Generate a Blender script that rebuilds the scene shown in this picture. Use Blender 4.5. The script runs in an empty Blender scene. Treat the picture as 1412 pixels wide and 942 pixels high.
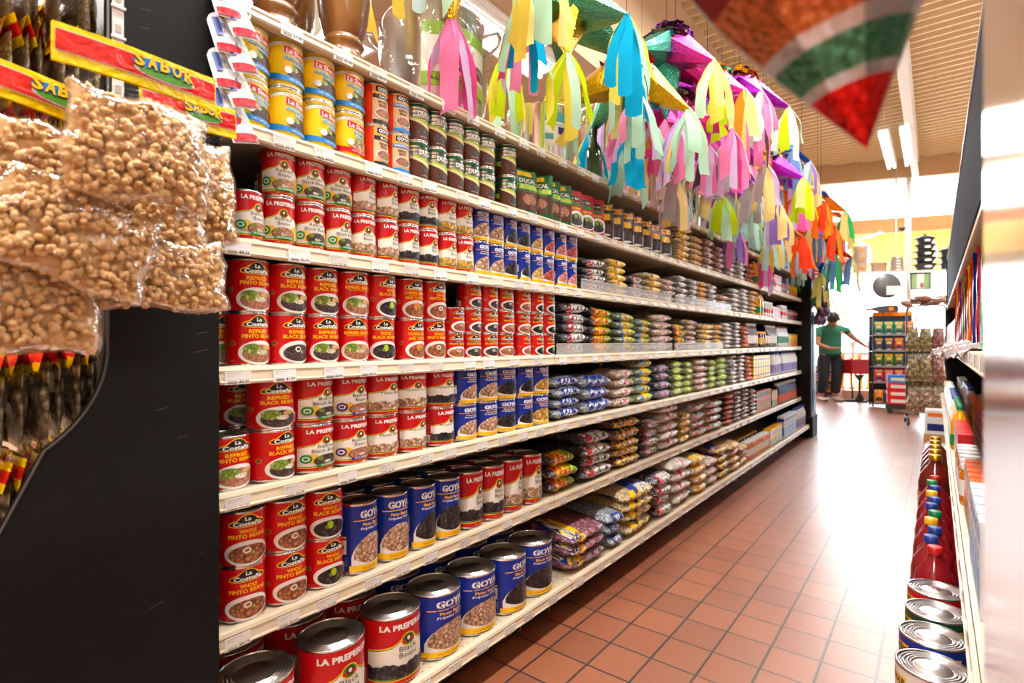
import bpy, bmesh, math, random
from mathutils import Vector, Matrix, noise
random.seed(7)
PI = math.pi
SC = bpy.context.scene
COL = SC.collection

# ------------------------------------------------------------------ camera
CAMH = 1.01
YAW = math.atan(584/745.0)
cd = bpy.data.cameras.new('camera'); cam = bpy.data.objects.new('camera', cd); COL.objects.link(cam)
cd.sensor_width = 36.0; cd.lens = 745.0/1412*36; cd.clip_start = 0.01; cd.clip_end = 200
cam.location = (0, 0, CAMH); cam.rotation_euler = (PI/2, 0, YAW)
cd.dof.use_dof = True; cd.dof.focus_distance = 1.6; cd.dof.aperture_fstop = 4.0
SC.camera = cam

# ------------------------------------------------------------------ world, sun, exposure
SC.view_settings.view_transform = 'Standard'; SC.view_settings.look = 'None'
SC.view_settings.gamma = 1; SC.view_settings.use_curve_mapping = False
SC.view_settings.exposure = -0.06
w = bpy.data.worlds.new('daylight'); SC.world = w; w.use_nodes = True
nt = w.node_tree; bg = nt.nodes['Background']
bg.inputs[0].default_value = (0.86, 0.93, 1.0, 1); bg.inputs[1].default_value = 19.0
sd = bpy.data.lights.new('sun', 'SUN'); sun = bpy.data.objects.new('sun', sd); COL.objects.link(sun)
sd.energy = 5.0; sd.angle = 0.01; sd.color = (1.0, 0.93, 0.8)
sun.rotation_euler = (math.radians(-34), math.radians(-24), 0)

def area_light(name, loc, rot, sx, sy, energy, col=(1, .975, .94)):
    l = bpy.data.lights.new(name, 'AREA'); l.shape = 'RECTANGLE'; l.size = sx; l.size_y = sy
    l.energy = energy; l.color = col
    o = bpy.data.objects.new(name, l); COL.objects.link(o); o.location = loc; o.rotation_euler = rot
    return o

# ------------------------------------------------------------------ materials
MATS = {}
def mat(name, col=(.5, .5, .5), rough=.5, metal=0.0, emit=None, es=1.0, spec=.5, alpha=1.0, trans=0.0, coat=0.0):
    if name in MATS: return MATS[name]
    m = bpy.data.materials.new(name); m.use_nodes = True
    b = m.node_tree.nodes['Principled BSDF']
    b.inputs['Base Color'].default_value = (*col, 1); b.inputs['Roughness'].default_value = rough
    b.inputs['Metallic'].default_value = metal; b.inputs['Specular IOR Level'].default_value = spec
    b.inputs['Alpha'].default_value = alpha; b.inputs['Transmission Weight'].default_value = trans
    b.inputs['Coat Weight'].default_value = coat
    if emit: b.inputs['Emission Color'].default_value = (*emit, 1); b.inputs['Emission Strength'].default_value = es
    MATS[name] = m
    return m
def nd(m, t, **kw):
    n = m.node_tree.nodes.new(t)
    for k, v in kw.items():
        if hasattr(n, k): setattr(n, k, v)
        else: n.inputs[k].default_value = v
    return n
def lk(m, a, b): m.node_tree.links.new(a, b)
def bsdf(m): return m.node_tree.nodes['Principled BSDF']
def ramp(m, stops, fac, interp='LINEAR'):
    r = nd(m, 'ShaderNodeValToRGB'); r.color_ramp.interpolation = interp
    e = r.color_ramp.elements
    while len(e) < len(stops): e.new(.5)
    for el, (p, c) in zip(e, stops): el.position = p; el.color = (*c, 1)
    lk(m, fac, r.inputs[0]); return r
def hexc(h):
    h = h.lstrip('#'); v = [int(h[i:i+2], 16)/255 for i in (0, 2, 4)]
    return tuple(x/12.92 if x <= .04045 else ((x+.055)/1.055)**2.4 for x in v)
def grain(name, base, size=.012, alt=None, dark=.35, rough=.45, bump=.5, film=False):
    """cells of beans, rice or pasta: procedural voronoi in object space"""
    if name in MATS: return MATS[name]
    m = mat(name, base, rough)
    tc = nd(m, 'ShaderNodeTexCoord'); v = nd(m, 'ShaderNodeTexVoronoi'); v.inputs['Scale'].default_value = 1/size
    lk(m, tc.outputs['Object'], v.inputs['Vector'])
    sp = nd(m, 'ShaderNodeSeparateColor'); lk(m, v.outputs['Color'], sp.inputs[0])
    alt = alt or tuple(min(1, c*1.35) for c in base)
    r = ramp(m, [(0, tuple(c*.8 for c in base)), (.5, base), (1, alt)], sp.outputs[0])
    r2 = ramp(m, [(0, (1, 1, 1)), (.45, (.9, .9, .9)), (.75, (dark, dark, dark))], v.outputs['Distance'])
    mx = nd(m, 'ShaderNodeMix', data_type='RGBA', blend_type='MULTIPLY'); mx.inputs[0].default_value = 1
    lk(m, r.outputs[0], mx.inputs[6]); lk(m, r2.outputs[0], mx.inputs[7]); lk(m, mx.outputs[2], bsdf(m).inputs['Base Color'])
    if bump:
        bp = nd(m, 'ShaderNodeBump'); bp.invert = True; bp.inputs['Strength'].default_value = bump; bp.inputs['Distance'].default_value = size*.35
        lk(m, v.outputs['Distance'], bp.inputs['Height']); lk(m, bp.outputs[0], bsdf(m).inputs['Normal'])
    if film:
        bsdf(m).inputs['Coat Weight'].default_value = .8; bsdf(m).inputs['Coat Roughness'].default_value = .12
        ns = nd(m, 'ShaderNodeTexNoise'); ns.inputs['Scale'].default_value = 45; ns.inputs['Distortion'].default_value = 1.5
        lk(m, tc.outputs['Object'], ns.inputs['Vector'])
        b2 = nd(m, 'ShaderNodeBump'); b2.inputs['Strength'].default_value = .6; b2.inputs['Distance'].default_value = .006
        lk(m, ns.outputs[0], b2.inputs['Height']); lk(m, b2.outputs[0], bsdf(m).inputs['Coat Normal'])
    return m
def film_print(name, col, rough=.3):
    """printed plastic film: glossy, gently crumpled"""
    if name in MATS: return MATS[name]
    m = mat(name, col, rough)
    tc = nd(m, 'ShaderNodeTexCoord'); ns = nd(m, 'ShaderNodeTexNoise'); ns.inputs['Scale'].default_value = 40
    ns.inputs['Distortion'].default_value = 1.2
    lk(m, tc.outputs['Object'], ns.inputs['Vector'])
    b2 = nd(m, 'ShaderNodeBump'); b2.inputs['Strength'].default_value = .5; b2.inputs['Distance'].default_value = .006
    lk(m, ns.outputs[0], b2.inputs['Height']); lk(m, b2.outputs[0], bsdf(m).inputs['Normal'])
    return m
def noisy(name, c1, c2, scale, rough=.5, bump=0.0, metal=0.0, stretch=(1, 1, 1), detail=4):
    if name in MATS: return MATS[name]
    m = mat(name, c1, rough, metal)
    tc = nd(m, 'ShaderNodeTexCoord'); mp = nd(m, 'ShaderNodeMapping'); mp.inputs['Scale'].default_value = stretch
    ns = nd(m, 'ShaderNodeTexNoise'); ns.inputs['Scale'].default_value = scale; ns.inputs['Detail'].default_value = detail
    lk(m, tc.outputs['Object'], mp.inputs[0]); lk(m, mp.outputs[0], ns.inputs['Vector'])
    r = ramp(m, [(.3, c1), (.7, c2)], ns.outputs[0]); lk(m, r.outputs[0], bsdf(m).inputs['Base Color'])
    if bump:
        b = nd(m, 'ShaderNodeBump'); b.inputs['Strength'].default_value = bump; b.inputs['Distance'].default_value = .01
        lk(m, ns.outputs[0], b.inputs['Height']); lk(m, b.outputs[0], bsdf(m).inputs['Normal'])
    return m
def clear_film(name, amount=.1, tint=(1, 1, 1), scale=30, rough=.08, bump=.9, fres=1.0):
    if name in MATS: return MATS[name]
    m = bpy.data.materials.new(name); m.use_nodes = True; n = m.node_tree.nodes; n.clear()
    out = n.new('ShaderNodeOutputMaterial'); tr = n.new('ShaderNodeBsdfTransparent'); gl = n.new('ShaderNodeBsdfGlossy')
    gl.inputs['Roughness'].default_value = rough; tr.inputs[0].default_value = (*tint, 1)
    mx = n.new('ShaderNodeMixShader'); fr = n.new('ShaderNodeFresnel'); fr.inputs[0].default_value = 1.4
    ad = n.new('ShaderNodeMath'); ad.operation = 'MULTIPLY_ADD'; ad.inputs[1].default_value = fres; ad.inputs[2].default_value = amount
    tc = n.new('ShaderNodeTexCoord'); ns = n.new('ShaderNodeTexNoise'); ns.inputs['Scale'].default_value = scale; ns.inputs['Distortion'].default_value = 1.6
    bp = n.new('ShaderNodeBump'); bp.inputs['Strength'].default_value = bump; bp.inputs['Distance'].default_value = .01
    L = m.node_tree.links.new
    L(tc.outputs['Object'], ns.inputs['Vector']); L(ns.outputs[0], bp.inputs['Height']); L(bp.outputs[0], gl.inputs['Normal'])
    L(fr.outputs[0], ad.inputs[0]); L(ad.outputs[0], mx.inputs[0]); L(tr.outputs[0], mx.inputs[1]); L(gl.outputs[0], mx.inputs[2]); L(mx.outputs[0], out.inputs[0])
    MATS[name] = m
    return m
def dotted_metal(name, col, dot=(.05, .04, .03), pitch=.0254, rad=.0028, rough=.45, axes='XY'):
    """painted steel with a grid of punched holes"""
    if name in MATS: return MATS[name]
    m = mat(name, col, rough)
    tc = nd(m, 'ShaderNodeTexCoord'); sp = nd(m, 'ShaderNodeSeparateXYZ'); lk(m, tc.outputs['Object'], sp.inputs[0])
    outs = []
    for a in axes:
        d = nd(m, 'ShaderNodeMath', operation='PINGPONG'); d.inputs[1].default_value = pitch/2; lk(m, sp.outputs[a], d.inputs[0])
        q = nd(m, 'ShaderNodeMath', operation='POWER'); q.inputs[1].default_value = 2; lk(m, d.outputs[0], q.inputs[0]); outs.append(q)
    s = nd(m, 'ShaderNodeMath', operation='ADD'); lk(m, outs[0].outputs[0], s.inputs[0]); lk(m, outs[1].outputs[0], s.inputs[1])
    c = nd(m, 'ShaderNodeMath', operation='LESS_THAN'); c.inputs[1].default_value = rad*rad; lk(m, s.outputs[0], c.inputs[0])
    mx = nd(m, 'ShaderNodeMix', data_type='RGBA'); mx.inputs[6].default_value = (*col, 1); mx.inputs[7].default_value = (*dot, 1)
    lk(m, c.outputs[0], mx.inputs[0]); lk(m, mx.outputs[2], bsdf(m).inputs['Base Color'])
    return m

# ------------------------------------------------------------------ mesh builder
class MB:
    def __init__(s): s.v = []; s.f = []; s.m = []; s.mats = []; s.smooth = []
    def mi(s, m):
        if m not in s.mats: s.mats.append(m)
        return s.mats.index(m)
    def add(s, vs, fs, m, smooth=False, tf=None):
        o = len(s.v); k = s.mi(m)
        s.v += [tf @ Vector(v) if tf else Vector(v) for v in vs]
        for f in fs: s.f.append([i+o for i in f]); s.m.append(k); s.smooth.append(smooth)
    def box(s, c, d, m, rot=None, bev=0):
        x, y, z = (a/2 for a in d)
        tf = Matrix.Translation(c) @ (rot if rot else Matrix.Identity(4))
        if not bev:
            vs = [(a*x, b*y, e*z) for e in (-1, 1) for b in (-1, 1) for a in (-1, 1)]
            s.add(vs, [(0, 2, 3, 1), (4, 5, 7, 6), (0, 1, 5, 4), (2, 6, 7, 3), (0, 4, 6, 2), (1, 3, 7, 5)], m, tf=tf)
        else:
            bm = bmesh.new(); bmesh.ops.create_cube(bm, size=1)
            for v in bm.verts: v.co = Vector((v.co.x*2*x, v.co.y*2*y, v.co.z*2*z))
            bmesh.ops.bevel(bm, geom=bm.edges[:], offset=bev, segments=2, affect='EDGES')
            s.bm(bm, m, tf); bm.free()
    def bm(s, bm, m, tf=None, smooth=False):
        bm.verts.index_update()
        s.add([v.co.copy() for v in bm.verts], [[v.index for v in f.verts] for f in bm.faces], m, smooth, tf)
    def lathe(s, prof, m, n=32, tf=None, smooth=True, a0=0, a1=2*PI, cap0=False, cap1=False):
        """profile of (r,z)"""
        full = abs(a1-a0-2*PI) < 1e-6; cols = n if full else n+1
        vs = []
        for (r, z) in prof:
            for i in range(cols):
                a = a0+(a1-a0)*i/n; vs.append((r*math.cos(a), r*math.sin(a), z))
        fs = []
        for j in range(len(prof)-1):
            for i in range(n):
                i2 = (i+1) % cols if full else i+1
                fs.append((j*cols+i, j*cols+i2, (j+1)*cols+i2, (j+1)*cols+i))
        if cap0: fs.append(tuple(range(cols-1, -1, -1)))
        if cap1: fs.append(tuple((len(prof)-1)*cols+i for i in range(cols)))
        s.add(vs, fs, m, smooth, tf)
    def tube(s, pts, r, m, n=8, close=False, caps=True):
        pts = [Vector(p) for p in pts]; rs = r if isinstance(r, (list, tuple)) else [r]*len(pts)
        vs = []; fs = []; L = len(pts)
        up = None
        for i, p in enumerate(pts):
            a = pts[i-1] if i else (pts[-1] if close else p); b = pts[i+1] if i < L-1 else (pts[0] if close else p)
            t = (b-a).normalized()
            if up is None: up = Vector((0, 0, 1)) if abs(t.z) < .9 else Vector((1, 0, 0))
            x = t.cross(up)
            if x.length < 1e-6: x = t.cross(Vector((1, .3, 0)))
            x.normalize(); y = x.cross(t).normalized(); up = y
            for k in range(n):
                an = 2*PI*k/n; vs.append(p+(x*math.cos(an)+y*math.sin(an))*rs[i])
        for i in range(L if close else L-1):
            j = (i+1) % L
            for k in range(n):
                k2 = (k+1) % n; fs.append((i*n+k, i*n+k2, j*n+k2, j*n+k))
        if caps and not close: fs.append(tuple(range(n-1, -1, -1))); fs.append(tuple((L-1)*n+k for k in range(n)))
        s.add(vs, fs, m, True)
    def prism(s, poly, z0, z1, m, tf=None):
        n = len(poly); vs = [(x, y, z0) for x, y in poly]+[(x, y, z1) for x, y in poly]
        fs = [tuple(range(n-1, -1, -1)), tuple(range(n, 2*n))]+[(i, (i+1) % n, n+(i+1) % n, n+i) for i in range(n)]
        s.add(vs, fs, m, False, tf)
    def grid(s, fn, nu, nv, m, smooth=True, tf=None):
        vs = [fn(i/nu, j/nv) for j in range(nv+1) for i in range(nu+1)]
        fs = [(j*(nu+1)+i, j*(nu+1)+i+1, (j+1)*(nu+1)+i+1, (j+1)*(nu+1)+i) for j in range(nv) for i in range(nu)]
        s.add(vs, fs, m, smooth, tf)
    def mesh(s, name):
        me = bpy.data.meshes.new(name); me.from_pydata([tuple(v) for v in s.v], [], s.f)
        for m in s.mats: me.materials.append(m)
        me.polygons.foreach_set('material_index', s.m); me.polygons.foreach_set('use_smooth', s.smooth)
        me.update(); return me
    def build(s, name, parent=None, loc=None, rot=None):
        return ob(name, s.mesh(name), parent, loc, rot)
def ob(name, me, parent=None, loc=None, rot=None):
    o = bpy.data.objects.new(name, me); COL.objects.link(o)
    if parent: o.parent = parent
    if loc is not None: o.location = loc
    if rot is not None: o.rotation_euler = rot
    return o
USED = {}
def tag(o, label=None, cat=None, group=None, kind=None):
    if label:
        label = ' '.join(label.split()); USED[label] = USED.get(label, 0)+1
        if USED[label] > 1: print('DUPLICATE LABEL', label)
        if len(label.split()) > 16: print('LONG LABEL', len(label.split()), label)
        o['label'] = label
    if cat: o['category'] = cat
    if group: o['group'] = group
    if kind: o['kind'] = kind
    return o
def empty(name, loc=(0, 0, 0), rz=0, **kw):
    o = bpy.data.objects.new(name, None); COL.objects.link(o); o.location = loc; o.rotation_euler = (0, 0, rz)
    o.empty_display_size = .02
    return tag(o, **kw)
def copy_tree(o, parent=None):
    c = o.copy(); COL.objects.link(c)
    if parent: c.parent = parent
    for k in ('label', 'category', 'group'):
        if not parent and k in c: del c[k]
    for ch in KIDS.get(o.name, []): copy_tree(ch, c)
    return c
KIDS = {}
def proto(root, kids):
    """kids: list of objects already parented (each may have its own entry)"""
    KIDS[root.name] = kids; return root
ORD = ['first', 'second', 'third', 'fourth', 'fifth', 'sixth', 'seventh', 'eighth', 'ninth', 'tenth', 'eleventh', 'twelfth', 'thirteenth', 'fourteenth', 'fifteenth', 'sixteenth', 'seventeenth', 'eighteenth', 'nineteenth', 'twentieth']

# text as flat mesh, cached
TXT = {}
def text_mesh(t, bold=.0, shear=0.0):
    k = (t, bold, shear)
    if k in TXT: return TXT[k]
    c = bpy.data.curves.new('t', 'FONT'); c.body = t; c.size = 1; c.offset = bold; c.shear = shear; c.resolution_u = 2
    o = bpy.data.objects.new('t', c); COL.objects.link(o)
    dg = bpy.context.evaluated_depsgraph_get(); dg.update()
    me = bpy.data.meshes.new_from_object(o.evaluated_get(dg))
    vs = [(v.co.x, v.co.y) for v in me.vertices]; fs = [list(p.vertices) for p in me.polygons]
    bpy.data.objects.remove(o); bpy.data.curves.remove(c); bpy.data.meshes.remove(me)
    x0 = min(v[0] for v in vs); x1 = max(v[0] for v in vs); y0 = min(v[1] for v in vs); y1 = max(v[1] for v in vs)
    # unit box, origin at its centre
    vs = [((x-(x0+x1)/2)/(x1-x0), (y-(y0+y1)/2)/(y1-y0)) for x, y in vs]
    TXT[k] = (vs, fs); return TXT[k]

class Art:
    """flat artwork laid on a surface: S(s, z, layer) -> point; s runs to the viewer's right"""
    def __init__(s, S, step=.3): s.S = S; s.mb = MB(); s.lay = 0; s.step = step
    def strip(s, m, s0, s1, lo, hi, n=None, dz=None):
        s.lay += 1
        if n is None: n = max(1, int(abs(s1-s0)/s.step+.99))
        lo_ = lo if callable(lo) else (lambda x: lo); hi_ = hi if callable(hi) else (lambda x: hi)
        vs = []
        for i in range(n+1):
            x = s0+(s1-s0)*i/n; a, b = lo_(x), hi_(x); vs += [s.S(x, a, s.lay), s.S(x, b, s.lay)]
        s.mb.add(vs, [(2*i, 2*i+2, 2*i+3, 2*i+1) for i in range(n)], m, False)
    def ellipse(s, m, cx, cz, rx, rz, n=14):
        f = lambda sg: (lambda x: cz+sg*rz*math.sqrt(max(0, 1-((x-cx)/rx)**2)))
        s.lay += 1; vs = []
        for i in range(n+1):
            x = cx-rx*math.cos(PI*i/n); h = rz*math.sin(PI*i/n); vs += [s.S(x, cz-h, s.lay), s.S(x, cz+h, s.lay)]
        s.mb.add(vs, [(2*i, 2*i+2, 2*i+3, 2*i+1) for i in range(n)], m, False)
    def text(s, m, t, cx, cz, w, h, bold=.02, shear=0., slope=0.):
        s.lay += 1; vs, fs = text_mesh(t, bold, shear)
        s.mb.add([s.S(cx+x*w, cz+y*h+slope*x*w, s.lay) for x, y in vs], fs, m, False)
# ------------------------------------------------------------------ the setting
def struct(name, mb, parent=None):
    o = mb.build(name, parent)
    if not parent: o['kind'] = 'structure'
    return o
# quarry tile floor
TW, TL = .1436, .1562
fl = bpy.data.materials.new('quarry_tile'); fl.use_nodes = True; MATS['quarry_tile'] = fl
tc = nd(fl, 'ShaderNodeTexCoord'); mp = nd(fl, 'ShaderNodeMapping'); mp.inputs['Location'].default_value = (1.002+7*TW*10, -1.317+TL*100, 0)
lk(fl, tc.outputs['Object'], mp.inputs[0])
bk = nd(fl, 'ShaderNodeTexBrick'); bk.offset = 0; bk.squash = 1
for k, v in (('Scale', 1), ('Mortar Size', .0042), ('Mortar Smooth', .3), ('Brick Width', TW), ('Row Height', TL), ('Bias', 0)): bk.inputs[k].default_value = v
bk.inputs['Color1'].default_value = (.27, .075, .026, 1); bk.inputs['Color2'].default_value = (.35, .105, .038, 1); bk.inputs['Mortar'].default_value = (.02, .014, .014, 1)
lk(fl, mp.outputs[0], bk.inputs['Vector'])
n1 = nd(fl, 'ShaderNodeTexNoise'); n1.inputs['Scale'].default_value = 260; n1.inputs['Detail'].default_value = 4; lk(fl, tc.outputs['Object'], n1.inputs['Vector'])
n2 = nd(fl, 'ShaderNodeTexNoise'); n2.inputs['Scale'].default_value = 3.1; n2.inputs['Detail'].default_value = 6; lk(fl, tc.outputs['Object'], n2.inputs['Vector'])
r1 = ramp(fl, [(.3, (.8, .8, .8)), (.7, (1.12, 1.12, 1.12))], n1.outputs[0])
mx = nd(fl, 'ShaderNodeMix', data_type='RGBA', blend_type='MULTIPLY'); mx.inputs[0].default_value = 1
lk(fl, bk.outputs[0], mx.inputs[6]); lk(fl, r1.outputs[0], mx.inputs[7]); lk(fl, mx.outputs[2], bsdf(fl).inputs['Base Color'])
rr = ramp(fl, [(.35, (.36, .36, .36)), (.7, (.46, .46, .46))], n2.outputs[0]); lk(fl, rr.outputs[0], bsdf(fl).inputs['Roughness'])
bp = nd(fl, 'ShaderNodeBump'); bp.invert = True; bp.inputs['Strength'].default_value = .5; bp.inputs['Distance'].default_value = .003; lk(fl, bk.outputs['Fac'], bp.inputs['Height'])
bp2 = nd(fl, 'ShaderNodeBump'); bp2.inputs['Strength'].default_value = .12; bp2.inputs['Distance'].default_value = .0005; lk(fl, n1.outputs[0], bp2.inputs['Height']); lk(fl, bp.outputs[0], bp2.inputs['Normal'])
lk(fl, bp2.outputs[0], bsdf(fl).inputs['Normal']); bsdf(fl).inputs['Specular IOR Level'].default_value = 1.0; bsdf(fl).inputs['Coat Weight'].default_value = 1.0; bsdf(fl).inputs['Coat Roughness'].default_value = .36; bsdf(fl).inputs['Coat IOR'].default_value = 1.75
FX0, FX1, FY0, FY1 = -6.0, 4.5, -2.5, 13.6
mb = MB(); mb.box(((FX0+FX1)/2, (FY0+FY1)/2, -.05), (FX1-FX0, FY1-FY0, .1), fl); struct('floor', mb)
wallm = noisy('wall_paint', hexc('#C8AE8E'), hexc('#CDB494'), 3, .8)
mb = MB(); mb.box((FX0-.05, 5, 2.2), (.1, 15.2, 5.0), wallm); struct('wall_left', mb)
mb = MB(); mb.box((FX1+.05, 5.5, 2.2), (.1, 16.2, 5.0), wallm); struct('wall_right', mb)
mb = MB(); mb.box((-.75, FY0-.05, 2.2), (10.5, .1, 5.0), wallm); struct('wall_back', mb)

# drop ceiling over the left side, grid of tiles
dc = mat('ceiling_tile', hexc('#CBB091'), .85)
tc = nd(dc, 'ShaderNodeTexCoord'); mp = nd(dc, 'ShaderNodeMapping'); mp.inputs['Location'].default_value = (10.03, 10.4, 0); lk(dc, tc.outputs['Object'], mp.inputs[0])
bk = nd(dc, 'ShaderNodeTexBrick'); bk.offset = 0
for k, v in (('Scale', 1), ('Mortar Size', .008), ('Brick Width', .61), ('Row Height', 1.22)): bk.inputs[k].default_value = v
bk.inputs['Color1'].default_value = (*hexc('#CDB393'), 1); bk.inputs['Color2'].default_value = (*hexc('#C9AD8D'), 1); bk.inputs['Mortar'].default_value = (*hexc('#A88A6C'), 1)
lk(dc, mp.outputs[0], bk.inputs['Vector']); lk(dc, bk.outputs[0], bsdf(dc).inputs['Base Color'])
mb = MB(); mb.box((-4.0, 5, 3.03), (4.0, 15.2, .06), dc); mb.box((-1.97, 5, 3.7), (.06, 15.2, 1.4), dc); struct('ceiling', mb)
# corrugated steel deck over the aisle: flutes run across the aisle
deck = mat('painted_steel_deck', hexc('#EAD5AE'), .5)
mb = MB(); prof = []; y = -2.6; P = .15; k = 0
while y < 13.7: prof += [(y, 4.26), (y+.03, 4.26), (y+.045, 4.32), (y+.135, 4.32)]; y += P
vs = []; fs = []
for (yy, z) in prof: vs += [(-2.0, yy, z), (4.6, yy, z)]
for i in range(len(prof)-1): fs.append((2*i, 2*i+1, 2*i+3, 2*i+2))
mb.add(vs, fs, deck)
mb.box((1.25, 5.5, 4.42), (6.7, 16.6, .04), deck); struct('ceiling_deck', mb)
def joist(x, nm):
    st = mat('white_steel', (.82, .8, .76), .45)
    t = empty(nm, (x, 5.0, 3.84), kind='structure')
    mb = MB(); mb.box((0, 0, .36), (.12, 15, .03), st); mb.box((0, 0, .10), (.10, 15, .03), st); mb.build('chord', t)
    mb = MB(); y = -7.4
    while y < 7.2:
        mb.tube([(0, y, .11), (0, y+.3, .35), (0, y+.6, .11)], .011, st, 6); y += .6
    mb.build('web', t)
joist(-.28, 'trim_1'); joist(2.4, 'trim_2'); 

# ---- ceiling lamps: hanging fluorescent fixtures and drop ceiling troffers
lampm = mat('lamp_tube', (1, 1, 1), .5, emit=(1, .97, .92), es=14)
housing = mat('white_enamel', (.85, .85, .83), .35)
def strip_light(x, y, z, L, label, W=.16, power=60, group='fluorescent fixtures'):
    t = empty('fluorescent_light', (x, y, z), label=label, cat='ceiling light', group=group)
    mb = MB(); mb.box((0, 0, .05), (W, L, .05), housing, bev=.006)
    for s in (-1, 1): mb.box((s*W*.42, 0, .015), (.012, L, .07), housing)
    mb.build('housing', t)
    for s in (-1, 1):
        mb = MB(); mb.tube([(s*W*.22, -L/2+.03, 0), (s*W*.22, L/2-.03, 0)], .014, lampm, 8); mb.build('tube', t)
    mb = MB()
    for s in (-1, 1): mb.tube([(0, s*L*.4, .07), (0, s*L*.4, .07+max(.03, (4.24 if x > -2 else 3.0)-z))], .004, housing, 6)
    mb.build('hanger', t)
    a = area_light('fluorescent_glow', (x, y, z-.03), (0, 0, 0), W, L, power); a.parent = None
    a.data.use_shadow = True
    return t
def troffer(x, y, label, power=60, L=1.2, W=.6):
    t = empty('troffer_light', (x, y, 2.985), label=label, cat='ceiling light', group='recessed ceiling lights')
    mb = MB()
    for s in (-1, 1): mb.box((s*(W/2-.012), 0, 0), (.024, L, .02), housing); mb.box((0, s*(L/2-.012), 0), (W-.05, .024, .02), housing)
    mb.build('frame', t)
    mb = MB(); mb.box((0, 0, .004), (W-.05, L-.05, .008), mat('lamp_diffuser', (1, 1, 1), .5, emit=(1, .97, .93), es=5)); mb.build('diffuser', t)
    area_light('troffer_glow', (x, y, 2.955), (0, 0, 0), W-.1, L-.1, power)
    return t

# ------------------------------------------------------------------ the long gondola on the left
LIPX = -1.12; BASEX = -1.045
LV = [.137, .424, .704, .9585, 1.222, 1.464, 1.712]   # top faces of the shelf lips, bottom to top
SHN = ['bottom shelf', 'second shelf up', 'third shelf up', 'fourth shelf up', 'fifth shelf up', 'sixth shelf up', 'top shelf']
beige = mat('beige_enamel', hexc('#D8C7AA'), .42)
railm = mat('rail_beige', hexc('#DDCDB2'), .35)
deckm = dotted_metal('perforated_deck', hexc('#DCCCB0'))
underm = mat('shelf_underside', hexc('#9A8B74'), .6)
tagm = mat('paper_tag', (.9, .9, .88), .6); inkm = mat('ink_black', (.02, .02, .02), .6); inkg = mat('ink_grey', (.25, .25, .25), .6)
TAGME = {}
def tag_mesh(price):
    if price in TAGME: return TAGME[price]
    a = Art(lambda s, z, l: Vector((.0004*l, s, z)))
    mb = a.mb; mb.box((-.0006, 0, 0), (.0012, .052, .026), tagm)
    a.lay = 1
    a.text(inkg, 'BEANS 29 OZ', -.008, .0095, .028, .0025, .0)
    a.text(inkg, 'NET WT', -.014, .0045, .014, .0022, .0)
    for i in range(9):
        a.lay = 1; a.strip(inkm, -.021+i*.0022, -.021+i*.0022+.0008+.0007*(i % 2), -.0115, -.0055, 1)
    a.text(inkm, price, .012, -.0075, .02, .0065, .015)
    TAGME[price] = mb.mesh('price_tag'); return TAGME[price]
SECY = [.483, 1.685, 2.885, 4.085, 5.27, 6.40]
PRICES = ['$2.39', '$1.99', '$3.99', '$4.19', '$2.79', '$1.89', '$3.29', '$4.79', '$0.99']
def shelf_unit(lv, sec):
    y0, y1 = SECY[sec]+.002, SECY[sec+1]-.002; L = y1-y0; yc = (y0+y1)/2
    lip = BASEX if lv == 0 else LIPX; back = -1.60; z = LV[lv]
    if lv == 6: back = -1.60
    t = empty('gondola_shelf', (lip, yc, z), label='beige metal %s of the long aisle, %s bay from near panel' % (SHN[lv], ORD[sec]), cat='shelf', group='beige gondola shelves')
    mb = MB(); D = lip-back
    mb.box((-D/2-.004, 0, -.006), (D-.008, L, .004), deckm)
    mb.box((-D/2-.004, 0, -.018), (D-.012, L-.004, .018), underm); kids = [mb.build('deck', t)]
    mb = MB()
    # rolled price rail: profile in (x,z) swept along y
    q = .62 if lv == 6 else .76
    pr = [(-.02, -.004), (-.02, .0), (-.006, .0015), (0, -.001), (.003, -.008), (.001, -.012), (.004, -.036*q), (.007, -.040*q), (.004, -.046*q), (-.006, -.047*q), (-.02, -.044*q)]
    vs = [(a, s*L/2, b) for s in (-1, 1) for a, b in pr]; n = len(pr)
    fs = [(i, n+i, n+(i+1) % n, (i+1) % n) for i in range(n)]+[tuple(range(n)), tuple(range(2*n-1, n-1, -1))]
    mb.add(vs, fs, railm); kids.append(mb.build('price_rail', t))
    if sec < 4 and lv:
        for s in (-1, 1): mb = MB(); mb.prism([(-.02, -.028), (-D+.02, -.028), (-D+.02, -.075)], -.0015, .0015, underm, Matrix.Translation((0, s*(L/2-.01), 0)) @ Matrix.Rotation(PI/2, 4, 'X')); mb.build('bracket', t)
    # price tags
    rnd = random.Random(lv*10+sec)
    y = -L/2+(.05 if sec else .035); k = 0
    step = (.105 if sec == 0 else .12) if sec < 2 else .16
    while y < L/2-.03:
        o = ob('price_tag', tag_mesh(PRICES[(lv*3+k+sec) % len(PRICES)]), t, (.0062, y, -.0225), (0, rnd.uniform(-.05, .12), 0)); k += 1
        y += step*rnd.uniform(.8, 1.35)
    return t
for lv in range(7):
    for sec in range(5): shelf_unit(lv, sec)
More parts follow.
